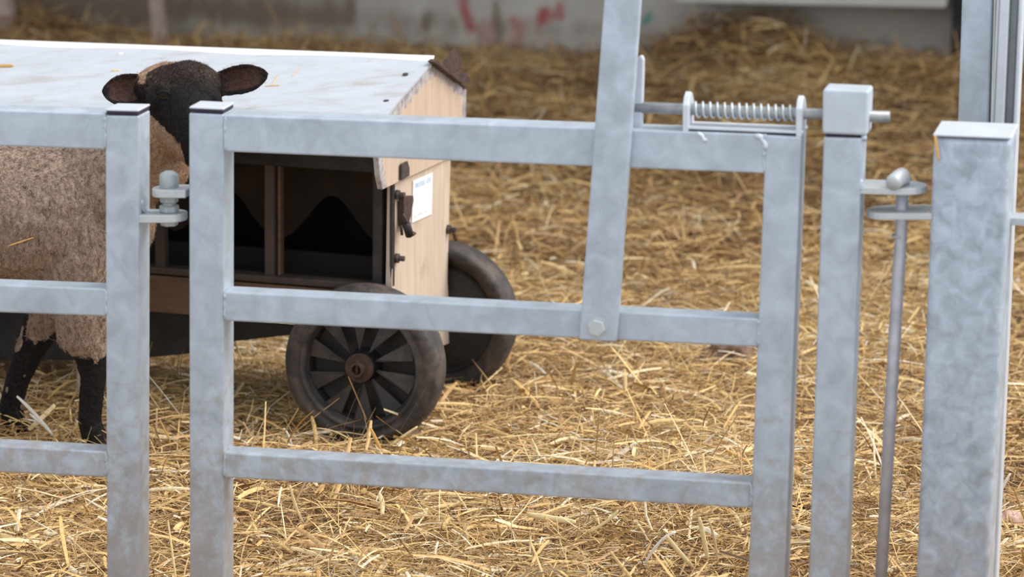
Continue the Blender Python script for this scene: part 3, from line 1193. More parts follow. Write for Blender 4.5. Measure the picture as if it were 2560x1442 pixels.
# wheels: solid tyre, dished plastic centre of raked blades, rusty washer and axle end
def wheel(c, ax_out, face_label, blades=True):
    """c: centre of the outer face; ax_out: unit vector pointing out of the wheel's outer face"""
    root = bpy.data.objects.new('wheel', None)
    COL.objects.link(root)
    root.parent = feeder
    root.location = c - feeder.location
    root['label'] = face_label
    wdt = 0.070
    R_ = WR
    bm = bmesh.new()
    prof = [(-0.006, 0.100), (0.001, 0.103), (0.002, 0.107), (-0.002, 0.110), (-0.002, 0.116), (0.001, 0.119), (0.000, 0.126), (-0.004, R_ - 0.006), (-0.010, R_ - 0.002), (-0.020, R_), (-0.050, R_),
            (-0.060, R_ - 0.002), (-0.067, R_ - 0.007), (-0.069, 0.128), (-0.067, 0.120), (-0.056, 0.110), (-0.050, 0.101)]
    rg = lathe(bm, c, ax_out, prof, 72)
    for k in range(72):
        bm.faces.new([rg[-1][k], rg[-1][(k + 1) % 72], rg[0][(k + 1) % 72], rg[0][k]])
    mesh_obj('tyre', bm, MAT['tyre'], root, True)
    bm = bmesh.new()
    prof = [(-0.012, 0.101), (-0.016, 0.096), (-0.036, 0.092), (-0.040, 0.030), (-0.012, 0.024), (-0.006, 0.010), (-0.064, 0.010), (-0.060, 0.034), (-0.048, 0.094), (-0.052, 0.101)]
    lathe(bm, c, ax_out, prof, 72)
    mesh_obj('wheel_centre', bm, MAT['rim'], root)
    # raked blades
    u = (Z - ax_out * Z.dot(ax_out)).normalized()
    v = ax_out.cross(u)
    nb = 10
    for k in range(nb):
        a0 = 2 * math.pi * (k - 0.22) / nb
        a1 = a0 + 2 * math.pi / nb * 0.56
        bm = bmesh.new()

        def P(a, r, d):
            return c + ax_out * d + (u * math.cos(a) + v * math.sin(a)) * r
        front = [P(a0 + .25, .028, -.010), P(a0, .096, -.013), P((a0 + a1) / 2, .0965, -.016), P(a1, .096, -.019), P(a1 - .05, .028, -.016)]
        prism(bm, front, -ax_out * 0.006, bev=0.0008, seg=1)
        mesh_obj('blade', bm, MAT['blade'], root)
    bm = bmesh.new()
    rg = lathe(bm, c, ax_out, [(-0.010, 0.0), (-0.004, 0.0255), (-0.002, 0.0255), (0.000, 0.0245), (0.000, 0.0)], 36)
    mesh_obj('washer', bm, MAT['rust'], root)
    bm = bmesh.new()
    lathe(bm, c, ax_out, [(-0.004, 0.0125), (0.014, 0.0125), (0.014, 0.0085), (0.001, 0.0085), (0.001, 0.0)], 28)
    mesh_obj('axle_end', bm, MAT['rust'], root)
    bm = bmesh.new()
    tube(bm, [c + ax_out * 0.009 - Z * 0.022 + v * 0.001, c + ax_out * 0.0085 + Z * 0.016], 0.0022, 8)
    mesh_obj('split_pin', bm, MAT['rust'], root, True)
    return root


wheel(WC, -FN, 'near solid black wheel with a rusty hub')
WC2 = WC + FN * 0.46 + FT * 0.010
wheel(WC2, FN, 'far solid black wheel showing behind the end panel')
bm = bmesh.new()
tube(bm, [WC + FN * 0.05, WC2 - FN * 0.05], 0.011, 16)
mesh_obj('axle', bm, MAT['rust_dark'], feeder, True)
fbox('chassis_beam', -LEN + 0.02, -0.03, 0.03, 0.05, zb - 0.075, zb - 0.02, 'black_frame')
fbox('chassis_beam', -LEN + 0.02, -0.03, DEP - 0.05, DEP - 0.03, zb - 0.075, zb - 0.02, 'black_frame')
sk = [(LEFT + 20, 690), (735, 815), (735, 836), (590, 852), (470, 884), (300, 900), (LEFT + 20, 900)]
fprism('underside_skirt', [FPx(x, y, 0.05) for x, y in sk], FN * 0.01, 'black_frame')
# bearer carrying the body on the axle
fbox('axle_bearer', (WC - EP0).dot(FT) - 0.03, (WC - EP0).dot(FT) + 0.03, 0.012, DEP - 0.012, WC.z + 0.008, zb - 0.012, 'black_frame')
print('FEEDER depth', DEP, 'len', LEN, 'zb', zb, 'zt', zt, 'WC', WC, 'DEPwheel')
#ENDFEEDER
# ------------------------------------------------------------------ sheep and lamb
def capsule(bm, p, q, r0, r1, n=20, squash=None):
    """tapered limb segment with round ends (closed)"""
    p, q = Vector(p), Vector(q)
    ax = q - p
    L = ax.length
    ax = ax / L if L > 1e-6 else Vector((0, 0, 1))
    a = Vector((0, 1, 0)) if abs(ax.y) < 0.9 else Vector((1, 0, 0))
    u = ax.cross(a).normalized()
    v = ax.cross(u)
    prof = []
    m = 6
    for i in range(1, m + 1):
        t = math.pi / 2 * i / m
        prof.append((-r0 * math.cos(t), r0 * math.sin(t)))
    for i in range(0, m):
        t = math.pi / 2 * i / m
        prof.append((L + r1 * math.sin(t), r1 * math.cos(t)))
    rings = []
    sq = squash or (1, 1)
    for (s, r) in prof:
        rings.append([bm.verts.new(p + ax * s + (u * math.cos(2 * math.pi * k / n) * sq[0] + v * math.sin(2 * math.pi * k / n) * sq[1]) * r) for k in range(n)])
    a0, a1 = bm.verts.new(p - ax * r0), bm.verts.new(q + ax * r1)
    for A, B in zip(rings, rings[1:]):
        for k in range(n):
            bm.faces.new([A[k], A[(k + 1) % n], B[(k + 1) % n], B[k]])
    for k in range(n):
        bm.faces.new([a0, rings[0][(k + 1) % n], rings[0][k]])
        bm.faces.new([a1, rings[-1][k], rings[-1][(k + 1) % n]])


def ellipsoid(bm, c, r, rot=(0, 0, 0)):
    m = Matrix.Translation(Vector(c)) @ Matrix.Rotation(rot[2], 4, 'Z') @ Matrix.Rotation(rot[1], 4, 'Y') @ Matrix.Rotation(rot[0], 4, 'X') @ Matrix.Diagonal((*r, 1))
    bmesh.ops.create_icosphere(bm, subdivisions=4, radius=1.0, matrix=m)


def ear_grid(root, tip, width, face, cup, nu=22, nv=15):
    """cupped leaf: front surface points, back surface points"""
    root, tip, face = Vector(root), Vector(tip), Vector(face).normalized()
    ax = (tip - root)
    L = ax.length
    axn = ax.normalized()
    face = (face - axn * face.dot(axn)).normalized()
    sd = axn.cross(face)
    fr, bk = [], []
    for i in range(nu + 1):
        u = i / nu
        wv = width * (0.50 + 0.62 * math.sin(math.pi * min(1, u * 0.78 + 0.12)) - 0.12) * math.sqrt(max(0.0, 1 - max(0, (u - 0.62) / 0.38) ** 2.2)) + 0.0015
        f_, b_ = [], []
        for j in range(nv + 1):
            v = -1 + 2 * j / nv
            dep = -cup * (1 - v * v) * math.sin(math.pi * min(0.97, 0.28 + u * 0.7))
            p = root + ax * u + sd * (wv * v) + face * dep
            th = 0.0034 + 0.0045 * (1 - v * v) * (1 - 0.6 * u)
            f_.append(p + face * 0.0026)
            b_.append(p - face * th)
        fr.append(f_)
        bk.append(b_)
    return fr, bk


def ear_mesh(bm, fr, bk):
    F_ = [[bm.verts.new(p) for p in r] for r in fr]
    B_ = [[bm.verts.new(p) for p in r] for r in bk]
    nu, nv = len(F_) - 1, len(F_[0]) - 1
    for i in range(nu):
        for j in range(nv):
            bm.faces.new([F_[i][j], F_[i + 1][j], F_[i + 1][j + 1], F_[i][j + 1]])
            bm.faces.new([B_[i][j], B_[i][j + 1], B_[i + 1][j + 1], B_[i + 1][j]])
        bm.faces.new([F_[i][0], B_[i][0], B_[i + 1][0], F_[i + 1][0]])
        bm.faces.new([F_[i][nv], F_[i + 1][nv], B_[i + 1][nv], B_[i][nv]])
    for j in range(nv):
        bm.faces.new([F_[0][j], F_[0][j + 1], B_[0][j + 1], B_[0][j]])
        bm.faces.new([F_[nu][j], B_[nu][j], B_[nu][j + 1], F_[nu][j + 1]])


def skin_over(bm, voxel, smooth):
    """one continuous skin over the joined solids"""
    bmesh.ops.recalc_face_normals(bm, faces=bm.faces)
    me = bpy.data.meshes.new('tmp')
    bm.to_mesh(me)
    bm.free()
    o = bpy.data.objects.new('tmp', me)
    COL.objects.link(o)
    m = o.modifiers.new('r', 'REMESH')
    m.mode = 'VOXEL'
    m.voxel_size = voxel
    sm = o.modifiers.new('s', 'SMOOTH')
    sm.factor = 0.5
    sm.iterations = smooth
    bpy.context.view_layer.update()
    out = bpy.data.meshes.new_from_object(o.evaluated_get(bpy.context.evaluated_depsgraph_get()))
    bpy.data.objects.remove(o)
    bpy.data.meshes.remove(me)
    return out


def sm(a, b, x):
    t = np.clip((x - a) / (b - a), 0, 1)
    return t * t * (3 - 2 * t)


def coat_material():
    m, nt, b = new_mat('lamb_coat')
    # 0 fleece, 1 black hair; jaw = short tan hair; inner = bare ear skin
    v = pos(nt)
    vd = pos(nt, (1.0, 1.0, 0.55))
    curl = noise_tex(nt, vd, 150, 3, 0.55, 0.7)
    broad = noise_tex(nt, v, 16, 3, 0.6)
    fl = ramp(nt, curl, [(0.28, (0.14, 0.094, 0.070)), (0.44, (0.30, 0.22, 0.17)), (0.68, (0.45, 0.345, 0.275))])
    fb = ramp(nt, broad, [(0.3, (0.84, 0.82, 0.80)), (0.7, (1.0, 1.0, 1.0))])
    mm = nt.nodes.new('ShaderNodeMix')
    mm.data_type = 'RGBA'
    mm.blend_type = 'MULTIPLY'
    mm.inputs[0].default_value = 1.0
    nt.links.new(fl.outputs['Color'], mm.inputs[6])
    nt.links.new(fb.outputs['Color'], mm.inputs[7])
    hair = noise_tex(nt, v, 210, 4, 0.65, 0.6)
    tan = ramp(nt, hair, [(0.3, (0.22, 0.125, 0.072)), (0.7, (0.50, 0.33, 0.215))])
    blk = ramp(nt, hair, [(0.36, (0.0045, 0.004, 0.0045)), (0.70, (0.022, 0.018, 0.018))])
    brn = ramp(nt, hair, [(0.32, (0.012, 0.009, 0.010)), (0.52, (0.042, 0.029, 0.025)), (0.72, (0.150, 0.092, 0.066))])
    inn = ramp(nt, hair, [(0.3, (0.045, 0.022, 0.020)), (0.7, (0.125, 0.066, 0.058))])
    c = mixc(nt, attr_col(nt, 'tan').outputs['Fac'], mm.outputs[2], tan.outputs['Color'])
    # mottled boundary between pale and dark hair
    a = attr_col(nt, 'dark')
    pn = noise_tex(nt, v, 60, 5, 0.65, 0.5)
    ad = nd(nt, 'ShaderNodeMath', operation='MULTIPLY_ADD')
    nt.links.new(pn, ad.inputs[0])
    ad.inputs[1].default_value = 0.8
    nt.links.new(a.outputs['Fac'], ad.inputs[2])
    e = ramp(nt, ad.outputs[0], [(0.84, (0, 0, 0)), (0.96, (1, 1, 1))])
    dk = mixc(nt, attr_col(nt, 'crown').outputs['Fac'], blk.outputs['Color'], brn.outputs['Color'])
    c = mixc(nt, e.outputs['Color'], c, dk)
    c = mixc(nt, attr_col(nt, 'inner').outputs['Fac'], c, inn.outputs['Color'])
    nt.links.new(c, b.inputs['Base Color'])
    b.inputs['Roughness'].default_value = 0.75
    b.inputs['Specular IOR Level'].default_value = 0.15
    # deep crimp on the fleece, fine nap on the hair
    inv_ = nd(nt, 'ShaderNodeMath', operation='SUBTRACT')
    inv_.inputs[0].default_value = 1.0
    nt.links.new(a.outputs['Fac'], inv_.inputs[1])
    hm = nd(nt, 'ShaderNodeMath', operation='MULTIPLY')
    nt.links.new(curl, hm.inputs[0])
    nt.links.new(inv_.outputs[0], hm.inputs[1])
    h2 = nd(nt, 'ShaderNodeMath', operation='MULTIPLY_ADD')
    nt.links.new(hair, h2.inputs[0])
    h2.inputs[1].default_value = 0.25
    nt.links.new(hm.outputs[0], h2.inputs[2])
    bump(nt, b, h2.outputs[0], 0.8, 0.009)
    return m


LAMB0 = at_z(238, 1112)
LAMB0.y -= 0.0
lamb = thing('lamb', 'black-faced lamb with brown fleece standing behind the hinged panels, head turned', 'lamb', LAMB0)
bm = bmesh.new()
# trunk
ellipsoid(bm, (-0.055, 0.00, 0.395), (0.135, 0.112, 0.138))
capsule(bm, (-0.06, 0, 0.405), (-0.26, 0, 0.415), 0.125, 0.128)
capsule(bm, (-0.26, 0, 0.415), (-0.45, 0, 0.415), 0.128, 0.118)
ellipsoid(bm, (-0.50, 0, 0.40), (0.09, 0.095, 0.12))
capsule(bm, (-0.56, 0, 0.40), (-0.60, 0, 0.20), 0.022, 0.014)
# shoulder and brisket
ellipsoid(bm, (-0.02, -0.070, 0.35), (0.060, 0.045, 0.105))
ellipsoid(bm, (-0.04, 0.070, 0.35), (0.060, 0.045, 0.105))
ellipsoid(bm, (0.042, -0.01, 0.398), (0.066, 0.072, 0.078))
# neck
capsule(bm, (-0.005, 0, 0.44), (0.085, -0.010, 0.515), 0.100, 0.078)
capsule(bm, (0.085, -0.010, 0.515), (0.130, -0.015, 0.565), 0.078, 0.062)
# fore legs: upper arm, knee, shank, pastern, hoof
SC = Vector((0.159, -0.045, 0.611))          # skull centre


def leg(pts, rad):
    for (p, q, r0, r1) in zip(pts, pts[1:], rad, rad[1:]):
        capsule(bm, p, q, r0, r1, 16)


leg([(-0.015, -0.060, 0.32), (-0.012, -0.060, 0.215), (0.004, -0.060, 0.165), (0.002, -0.060, 0.10), (-0.002, -0.060, 0.055), (0.012, -0.060, 0.014)], [0.055, 0.042, 0.026, 0.021, 0.0195, 0.024])
leg([(-0.06, 0.055, 0.32), (-0.085, 0.055, 0.215), (-0.115, 0.055, 0.155), (-0.138, 0.055, 0.10), (-0.152, 0.055, 0.05), (-0.142, 0.055, 0.012)], [0.052, 0.037, 0.026, 0.021, 0.0195, 0.023])
# hind legs with the hock pointing back
for (yy, dx) in ((-0.06, 0.0), (0.06, 0.07)):
    leg([(-0.49 + dx, yy, 0.37), (-0.44 + dx, yy, 0.27), (-0.53 + dx, yy, 0.165), (-0.515 + dx, yy, 0.06), (-0.495 + dx, yy, 0.014)], [0.080, 0.052, 0.024, 0.019, 0.023])
# head: skull, poll, brow, cheeks, muzzle, jaw
ellipsoid(bm, SC, (0.061, 0.066, 0.056))
ellipsoid(bm, SC + Vector((0.010, -0.012, 0.019)), (0.046, 0.050, 0.043))
ellipsoid(bm, SC + Vector((-0.030, 0.016, 0.014)), (0.056, 0.045, 0.040), (0, -0.15, 0))
ellipsoid(bm, SC + Vector((0.026, 0.004, 0.012)), (0.040, 0.048, 0.042))
capsule(bm, SC + Vector((0.006, -0.03, -0.008)), SC + Vector((0.048, -0.108, -0.068)), 0.050, 0.031, 24)
capsule(bm, SC + Vector((0.044, -0.098, -0.060)), SC + Vector((0.062, -0.130, -0.092)), 0.031, 0.027, 24)
capsule(bm, SC + Vector((-0.012, -0.01, -0.045)), SC + Vector((0.046, -0.095, -0.088)), 0.042, 0.025, 20)
ellipsoid(bm, SC + Vector((-0.034, -0.045, 0.004)), (0.024, 0.019, 0.022))      # orbit of the near eye
capsule(bm, SC + Vector((-0.052, -0.040, 0.016)), SC + Vector((-0.030, -0.055, 0.024)), 0.008, 0.010, 16)
capsule(bm, SC + Vector((-0.030, -0.055, 0.024)), SC + Vector((-0.012, -0.060, 0.014)), 0.010, 0.008, 16)
ellipsoid(bm, SC + Vector((0.046, -0.040, 0.004)), (0.022, 0.020, 0.020))
capsule(bm, SC + Vector((0.030, -0.054, 0.020)), SC + Vector((0.056, -0.038, 0.016)), 0.009, 0.008, 16)
# woolly ruff under the jaw
ellipsoid(bm, (0.112, -0.020, 0.490), (0.055, 0.055, 0.055))
# ears
e1 = ear_grid(SC + Vector((-0.048, -0.004, 0.014)), SC + Vector((-0.133, -0.020, 0.010)), 0.0265, (0.10, -1, 0.12), 0.018)
e2 = ear_grid(SC + Vector((0.048, 0.000, 0.020)), SC + Vector((0.142, -0.010, 0.042)), 0.0235, (-0.05, -1, 0.10), 0.015)
ear_mesh(bm, *e1)
ear_mesh(bm, *e2)
me = skin_over(bm, 0.0029, 7)
nv = len(me.vertices)
P = np.empty(nv * 3, np.float32)
me.vertices.foreach_get('co', P)
P = P.reshape(-1, 3).astype(float)
N = np.empty(nv * 3, np.float32)
me.vertex_normals.foreach_get('vector', N)
N = N.reshape(-1, 3)
x, y, z = P[:, 0], P[:, 1], P[:, 2]
# coat areas
d = P - np.array(SC)
fx = np.array((0.26, -0.72, -0.64))
fx /= np.linalg.norm(fx)
along = d @ fx                                   # towards the nose
head = sm(0.085, 0.070, np.linalg.norm(d / np.array((1, 1.0, 1.0)), axis=1)) 
facem = sm(-0.055, -0.035, along) * sm(0.44, 0.47, z) * (x > 0.06)
jaw_line = d[:, 2] + 0.018 + 0.64 * (d[:, 0] + 0.059)      # tan cheek below a slanting line
jaw_line = np.where(along > 0.0, jaw_line, np.minimum(jaw_line, d[:, 2] + 0.03))
dark_face = facem * sm(-0.020, 0.012, jaw_line + 0.0)
muzzle = facem * sm(0.085, 0.120, along) * sm(-0.005, 0.020, d[:, 0] + 0.3 * (d[:, 2] + 0.08))
dark_face = np.maximum(dark_face, muzzle)
legs = sm(0.205, 0.150, z)
legs = np.where(y > 0.03, sm(0.245, 0.205, z), legs)
legs = np.where(z < 0.14, 1.0, legs)
dark = np.maximum(dark_face * 0.95, legs * 0.92)
# pale flecks on the black legs
fle = np.array([noise.noise(Vector((a * 38 + 3, b_ * 38, c * 26))) for a, b_, c in P])
dark = np.where((z < 0.24) & (z > 0.03), dark - 0.75 * sm(0.22, 0.46, fle), dark)
# ears
kd = kdtree.KDTree(sum(len(r) for e in (e1, e2) for r in e[0]))
info, i = [], 0
for e in (e1, e2):
    nu, nvv = len(e[0]) - 1, len(e[0][0]) - 1
    for a in range(nu + 1):
        for b_ in range(nvv + 1):
            kd.insert(e[0][a][b_], i)
            info.append((a / nu, abs(-1 + 2 * b_ / nvv)))
            i += 1
kd.balance()
inner = np.zeros(nv)
ear_on = (np.linalg.norm(d * np.array((1, 0.9, 1)), axis=1) > 0.050) & (z > 0.55) & (np.abs(d[:, 0]) > 0.04) & (d[:, 1] > -0.075)
for k in np.nonzero(ear_on)[0]:
    co_, ix, dist = kd.find(Vector(P[k]))
    if dist < 0.009:
        u_, v_ = info[ix]
        dark[k] = 1.0
        if N[k, 1] < -0.15 and dist < 0.005:
            inner[k] = sm(0.76, 0.60, np.array(v_)) * sm(0.90, 0.80, np.array(u_)) * sm(0.12, 0.3, np.array(u_)) * 0.9
poll = sm(-0.030, -0.066, d[:, 0] - 0.75 * (d[:, 1] + 0.005)) * sm(0.012, 0.026, d[:, 2]) * (d[:, 1] > -0.045)      # tan crown behind the near ear
dark = dark - 0.62 * poll * (inner <= 0) * sm(0.085, 0.070, np.abs(d[:, 0]))
crown = 0.85 * sm(0.006, 0.034, d[:, 2]) * sm(0.045, -0.01, along)
tan = np.clip(np.maximum(sm(0.07, 0.105, x) * sm(0.34, 0.40, z) * (y < 0.2), poll), 0, 1) * 0.9
for nm, arr in (('dark', np.clip(dark, 0, 1)), ('tan', tan), ('inner', inner), ('crown', crown)):
    at = me.attributes.new(nm, 'FLOAT', 'POINT')
    at.data.foreach_set('value', np.asarray(arr, np.float32))
# locks of fleece in relief
fleece = np.clip(1 - np.maximum(dark * 1.4, tan * 0.9), 0, 1)
rel = np.array([noise.noise(Vector((a * 85, b_ * 85, c * 48))) + 0.6 * noise.noise(Vector((a * 30 + 7, b_ * 30, c * 22))) for a, b_, c in P])
P2 = P + N * (rel * 0.0028 * fleece + 0.003 * fleece)[:, None]
me.vertices.foreach_set('co', P2.astype(np.float32).ravel())
me.materials.clear()
me.materials.append(coat_material())
me.polygons.foreach_set('use_smooth', [True] * len(me.polygons))
me.name = 'body'
body = bpy.data.objects.new('body', me)
COL.objects.link(body)
body.parent = lamb
# eyes: dark globe, brown iris, pupil, lids
def eye(off, look):
    look = Vector(look).normalized()
    c = SC + Vector(off)
    bm = bmesh.new()
    bmesh.ops.create_uvsphere(bm, u_segments=24, v_segments=16, radius=0.0118, matrix=Matrix.Translation(c))
    me_ = bpy.data.meshes.new('eye')
    bm.to_mesh(me_)
    bm.free()
    me_.materials.append(MAT['eye'])
    me_.polygons.foreach_set('use_smooth', [True] * len(me_.polygons))
    o = bpy.data.objects.new('eye', me_)
    COL.objects.link(o)
    o.parent = lamb
    bm = bmesh.new()
    a = look.cross(Z).normalized()
    up_ = a.cross(look)
    pts = [c + look * 0.0114 + a * (0.0064 * math.cos(t)) + up_ * (0.0032 * math.sin(t)) + up_ * 0.001 for t in [2 * math.pi * k / 20 for k in range(20)]]
    prism(bm, pts, look * 0.0006)
    me_ = bpy.data.meshes.new('pupil')
    bm.to_mesh(me_)
    bm.free()
    me_.materials.append(MAT['pupil'])
    p = bpy.data.objects.new('pupil', me_)
    COL.objects.link(p)
    p.parent = o
    # lids: two arcs of dark skin
    for sgn, nm in ((1, 'upper_lid'), (-1, 'lower_lid')):
        bm = bmesh.new()
        line = []
        for k in range(15):
            t = math.pi * k / 14
            q = look * 0.7 + a * math.cos(t) * 0.95 + up_ * sgn * math.sin(t) * (0.30 if sgn > 0 else 0.46)
            line.append(c + q.normalized() * 0.0124)
        tube(bm, line, [0.0008] + [0.0026 if sgn > 0 else 0.0016] * 13 + [0.0008], 8)
        me_ = bpy.data.meshes.new(nm)
        bm.to_mesh(me_)
        bm.free()
        me_.materials.append(MAT['lid_skin'] if sgn > 0 else MAT['lid_skin2'])
        me_.polygons.foreach_set('use_smooth', [True] * len(me_.polygons))
        p = bpy.data.objects.new(nm, me_)
        COL.objects.link(p)
        p.parent = o
    return o


MAT['eye'] = simple('brown_eye', (0.032, 0.013, 0.005), 0.22, 0, 0.2, 200)
MAT['pupil'] = simple('black_pupil', (0.004, 0.005, 0.008), 0.2)
for k_ in ('eye', 'pupil'):
    MAT[k_].node_tree.nodes['Principled BSDF'].inputs['Specular IOR Level'].default_value = 0.15
MAT['lid_skin'] = simple('dark_eyelid', (0.005, 0.004, 0.004), 0.95)
MAT['lid_skin2'] = simple('brown_eyelid', (0.012, 0.007, 0.006), 0.95)
from mathutils.bvhtree import BVHTree
bvh = BVHTree.FromPolygons([Vector(p) for p in P2], [tuple(p.vertices) for p in me.polygons])
for origin, aim, look in ((SC + Vector((-0.0235, -0.25, 0.0135)), Vector((0.0, 1, 0.0)), (-0.26, -0.95, 0.14)), (SC + Vector((0.30, -0.13, -0.004)), Vector((-0.87, 0.33, 0.0)), (0.75, -0.62, 0.10))):
    hit = bvh.ray_cast(origin, aim.normalized())[0]
    eye(hit + aim.normalized() * (0.0088 if look[0] < 0 else 0.0120) - SC, look)

# short face hair and crimped wool standing off the skin
def hairs(name, mask, n, length, width, droop, raise_, curl):
    area_w = mask.copy()
    area_w /= area_w.sum()
    ids = rng.choice(nv, n, p=area_w)
    p0 = P2[ids] + rng.normal(0, 0.0011, (n, 3))
    nn = N[ids].astype(float)
    dirn = np.array(droop)[None] + rng.normal(0, 0.45, (n, 3))
    dirn -= nn * (dirn * nn).sum(1)[:, None]
    dirn /= np.linalg.norm(dirn, axis=1)[:, None] + 1e-9
    L = length * np.exp(rng.normal(0, 0.3, n))[:, None]
    sdv = np.cross(dirn, nn)
    wv = (width * np.exp(rng.normal(0, 0.2, n)))[:, None]
    cv = rng.normal(0, curl, n)[:, None]
    V = []
    for k, (t, wf) in enumerate(((0, 1.0), (0.5, 0.9), (1.0, 0.25))):
        c_ = p0 - nn * 0.0006 + dirn * L * t * (1 - 0.25 * t) + nn * L * raise_ * t + sdv * cv * L * t * t
        V += [c_ - sdv * wv * wf, c_ + sdv * wv * wf]
    V = np.stack(V, 1).reshape(-1, 3)
    base = (np.arange(n) * 6)[:, None, None]
    fq = (np.array([[0, 1, 3, 2], [2, 3, 5, 4]])[None] + base).reshape(-1, 4)
    hm = bpy.data.meshes.new(name)
    hm.vertices.add(len(V))
    hm.vertices.foreach_set('co', V.astype(np.float32).ravel())
    hm.loops.add(len(fq) * 4)
    hm.loops.foreach_set('vertex_index', fq.astype(np.int32).ravel())
    hm.polygons.add(len(fq))
    hm.polygons.foreach_set('loop_start', np.arange(0, len(fq) * 4, 4, dtype=np.int32))
    for nm, arr in (('dark', np.clip(dark, 0, 1)), ('tan', tan), ('inner', inner), ('crown', crown)):
        at = hm.attributes.new(nm, 'FLOAT', 'POINT')
        at.data.foreach_set('value', np.repeat(np.asarray(arr, np.float32)[ids], 6))
    hm.materials.append(me.materials[0])
    hm.update()
    o = bpy.data.objects.new(name, hm)
    COL.objects.link(o)
    o.parent = lamb
    o['kind'] = 'stuff'
    return o


eye_gap = np.linalg.norm(P2 - np.array(SC) - np.array((-0.0235, -0.055, 0.0135)), axis=1) > 0.013
headm = (np.linalg.norm(d, axis=1) < 0.14) & (x > 0.05) & (z > 0.45) & eye_gap
ear_soft = np.where(ear_on, 0.12, 1.0)
hairs('face_hair', ear_soft * headm * (1 - 0.9 * (inner > 0.1)) * (0.3 + 0.7 * sm(0.03, -0.03, along)), 34000, 0.0036, 0.00022, (-0.1, 0.1, 0.2), 0.40, 0.5)
hairs('neck_hair', ((tan > 0.4) & (z < 0.60)).astype(float), 12000, 0.0065, 0.00030, (-0.3, 0, -1.0), 0.28, 0.4)
hairs('wool', (fleece > 0.6) * 1.0, 60000, 0.0046, 0.0008, (-0.5, 0, -0.8), 0.50, 0.9)

# ------------------------------------------------------------------ pale sheep by the back wall (its shins show under the frame's top edge)
SH = at_z(392, 80)
vd_ = Vector((SH.x, SH.y, 0)).normalized()          # lateral axis along the line of sight
sx = Vector((vd_.y, -vd_.x, 0))                      # the sheep faces along +sx
sheep = thing('sheep', 'pale sheep by the back wall, only its lower legs in view', 'sheep', Vector((SH.x, SH.y, 0)))


def sp_(a, b_, c):
    return sx * a + vd_ * b_ + Z * c


bm = bmesh.new()
hz = float(hgt(SH.x, SH.y)) - 0.012


def leg2(a, b_, hind):
    if hind:
        pts = [(a + .02, b_, .52), (a + .05, b_, .40), (a - .035, b_, .25), (a - .01, b_, .09), (a + .01, b_, hz + .02)]
        rad = [.11, .075, .030, .023, .030]
    else:
        pts = [(a, b_, .50), (a - .01, b_, .36), (a + .005, b_, .22), (a, b_, .08), (a + .012, b_, hz + .02)]
        rad = [.085, .050, .031, .023, .030]
    for (p, q, r0, r1) in zip(pts, pts[1:], rad, rad[1:]):
        capsule(bm, sp_(*p), sp_(*q), r0, r1, 14)


for b_ in (0.0, 0.15):
    leg2(0.0, b_, False)
    leg2(-0.445, b_, True)
capsule(bm, sp_(-0.02, .075, .62), sp_(-0.48, .075, .63), .175, .18)
ellipsoid(bm, sp_(-.52, .075, .62), (.15, .15, .17))
capsule(bm, sp_(.05, .075, .68), sp_(.22, .075, .86), .14, .10)
capsule(bm, sp_(.24, .075, .93), sp_(.42, .075, .83), .085, .05)
for s_ in (-1, 1):
    capsule(bm, sp_(.20, .075 + s_ * .07, .97), sp_(.18, .075 + s_ * .17, .94), .022, .014)
capsule(bm, sp_(-.66, .075, .66), sp_(-.70, .075, .40), .035, .02)
sme = skin_over(bm, 0.011, 4)
sme.name = 'body'
sme.materials.clear()
sme.materials.append(simple('pale_sheep_coat', (0.50, 0.385, 0.335), 0.85, 0, 0.18, 25, 0.5))
sme.polygons.foreach_set('use_smooth', [True] * len(sme.polygons))
so = bpy.data.objects.new('body', sme)
COL.objects.link(so)
so.parent = sheep
for s_ in (-1, 1):
    bm = bmesh.new()
    bmesh.ops.create_uvsphere(bm, u_segments=14, v_segments=10, radius=0.014, matrix=Matrix.Translation(sp_(.285, .075 + s_ * .066, .935)))
    e_ = bpy.data.meshes.new('eye')
    bm.to_mesh(e_)
    bm.free()
    e_.materials.append(MAT['eye'])
    eo = bpy.data.objects.new('eye', e_)
    COL.objects.link(eo)
    eo.parent = sheep

# ------------------------------------------------------------------ single stalks and scraps that stand out of the bedding
def flat_mat(name, c):
    m, nt, b = new_mat(name)
    f = noise_tex(nt, pos(nt, (1, 1, 1)), 220, 3, 0.6)
    r = ramp(nt, f, [(0.3, tuple(x * 0.82 for x in c)), (0.7, c)])
    nt.links.new(r.outputs['Color'], b.inputs['Base Color'])
    b.inputs['Roughness'].default_value = 0.5
    return m


STALK = {'white': flat_mat('bleached_stalk', (0.86, 0.81, 0.72)), 'yellow': flat_mat('yellow_stalk', (0.80, 0.64, 0.34)),
         'orange': flat_mat('orange_stalk', (0.70, 0.40, 0.13)), 'brown': flat_mat('brown_stalk', (0.36, 0.22, 0.11)), 'tan': flat_mat('tan_stalk', (0.66, 0.48, 0.27))}


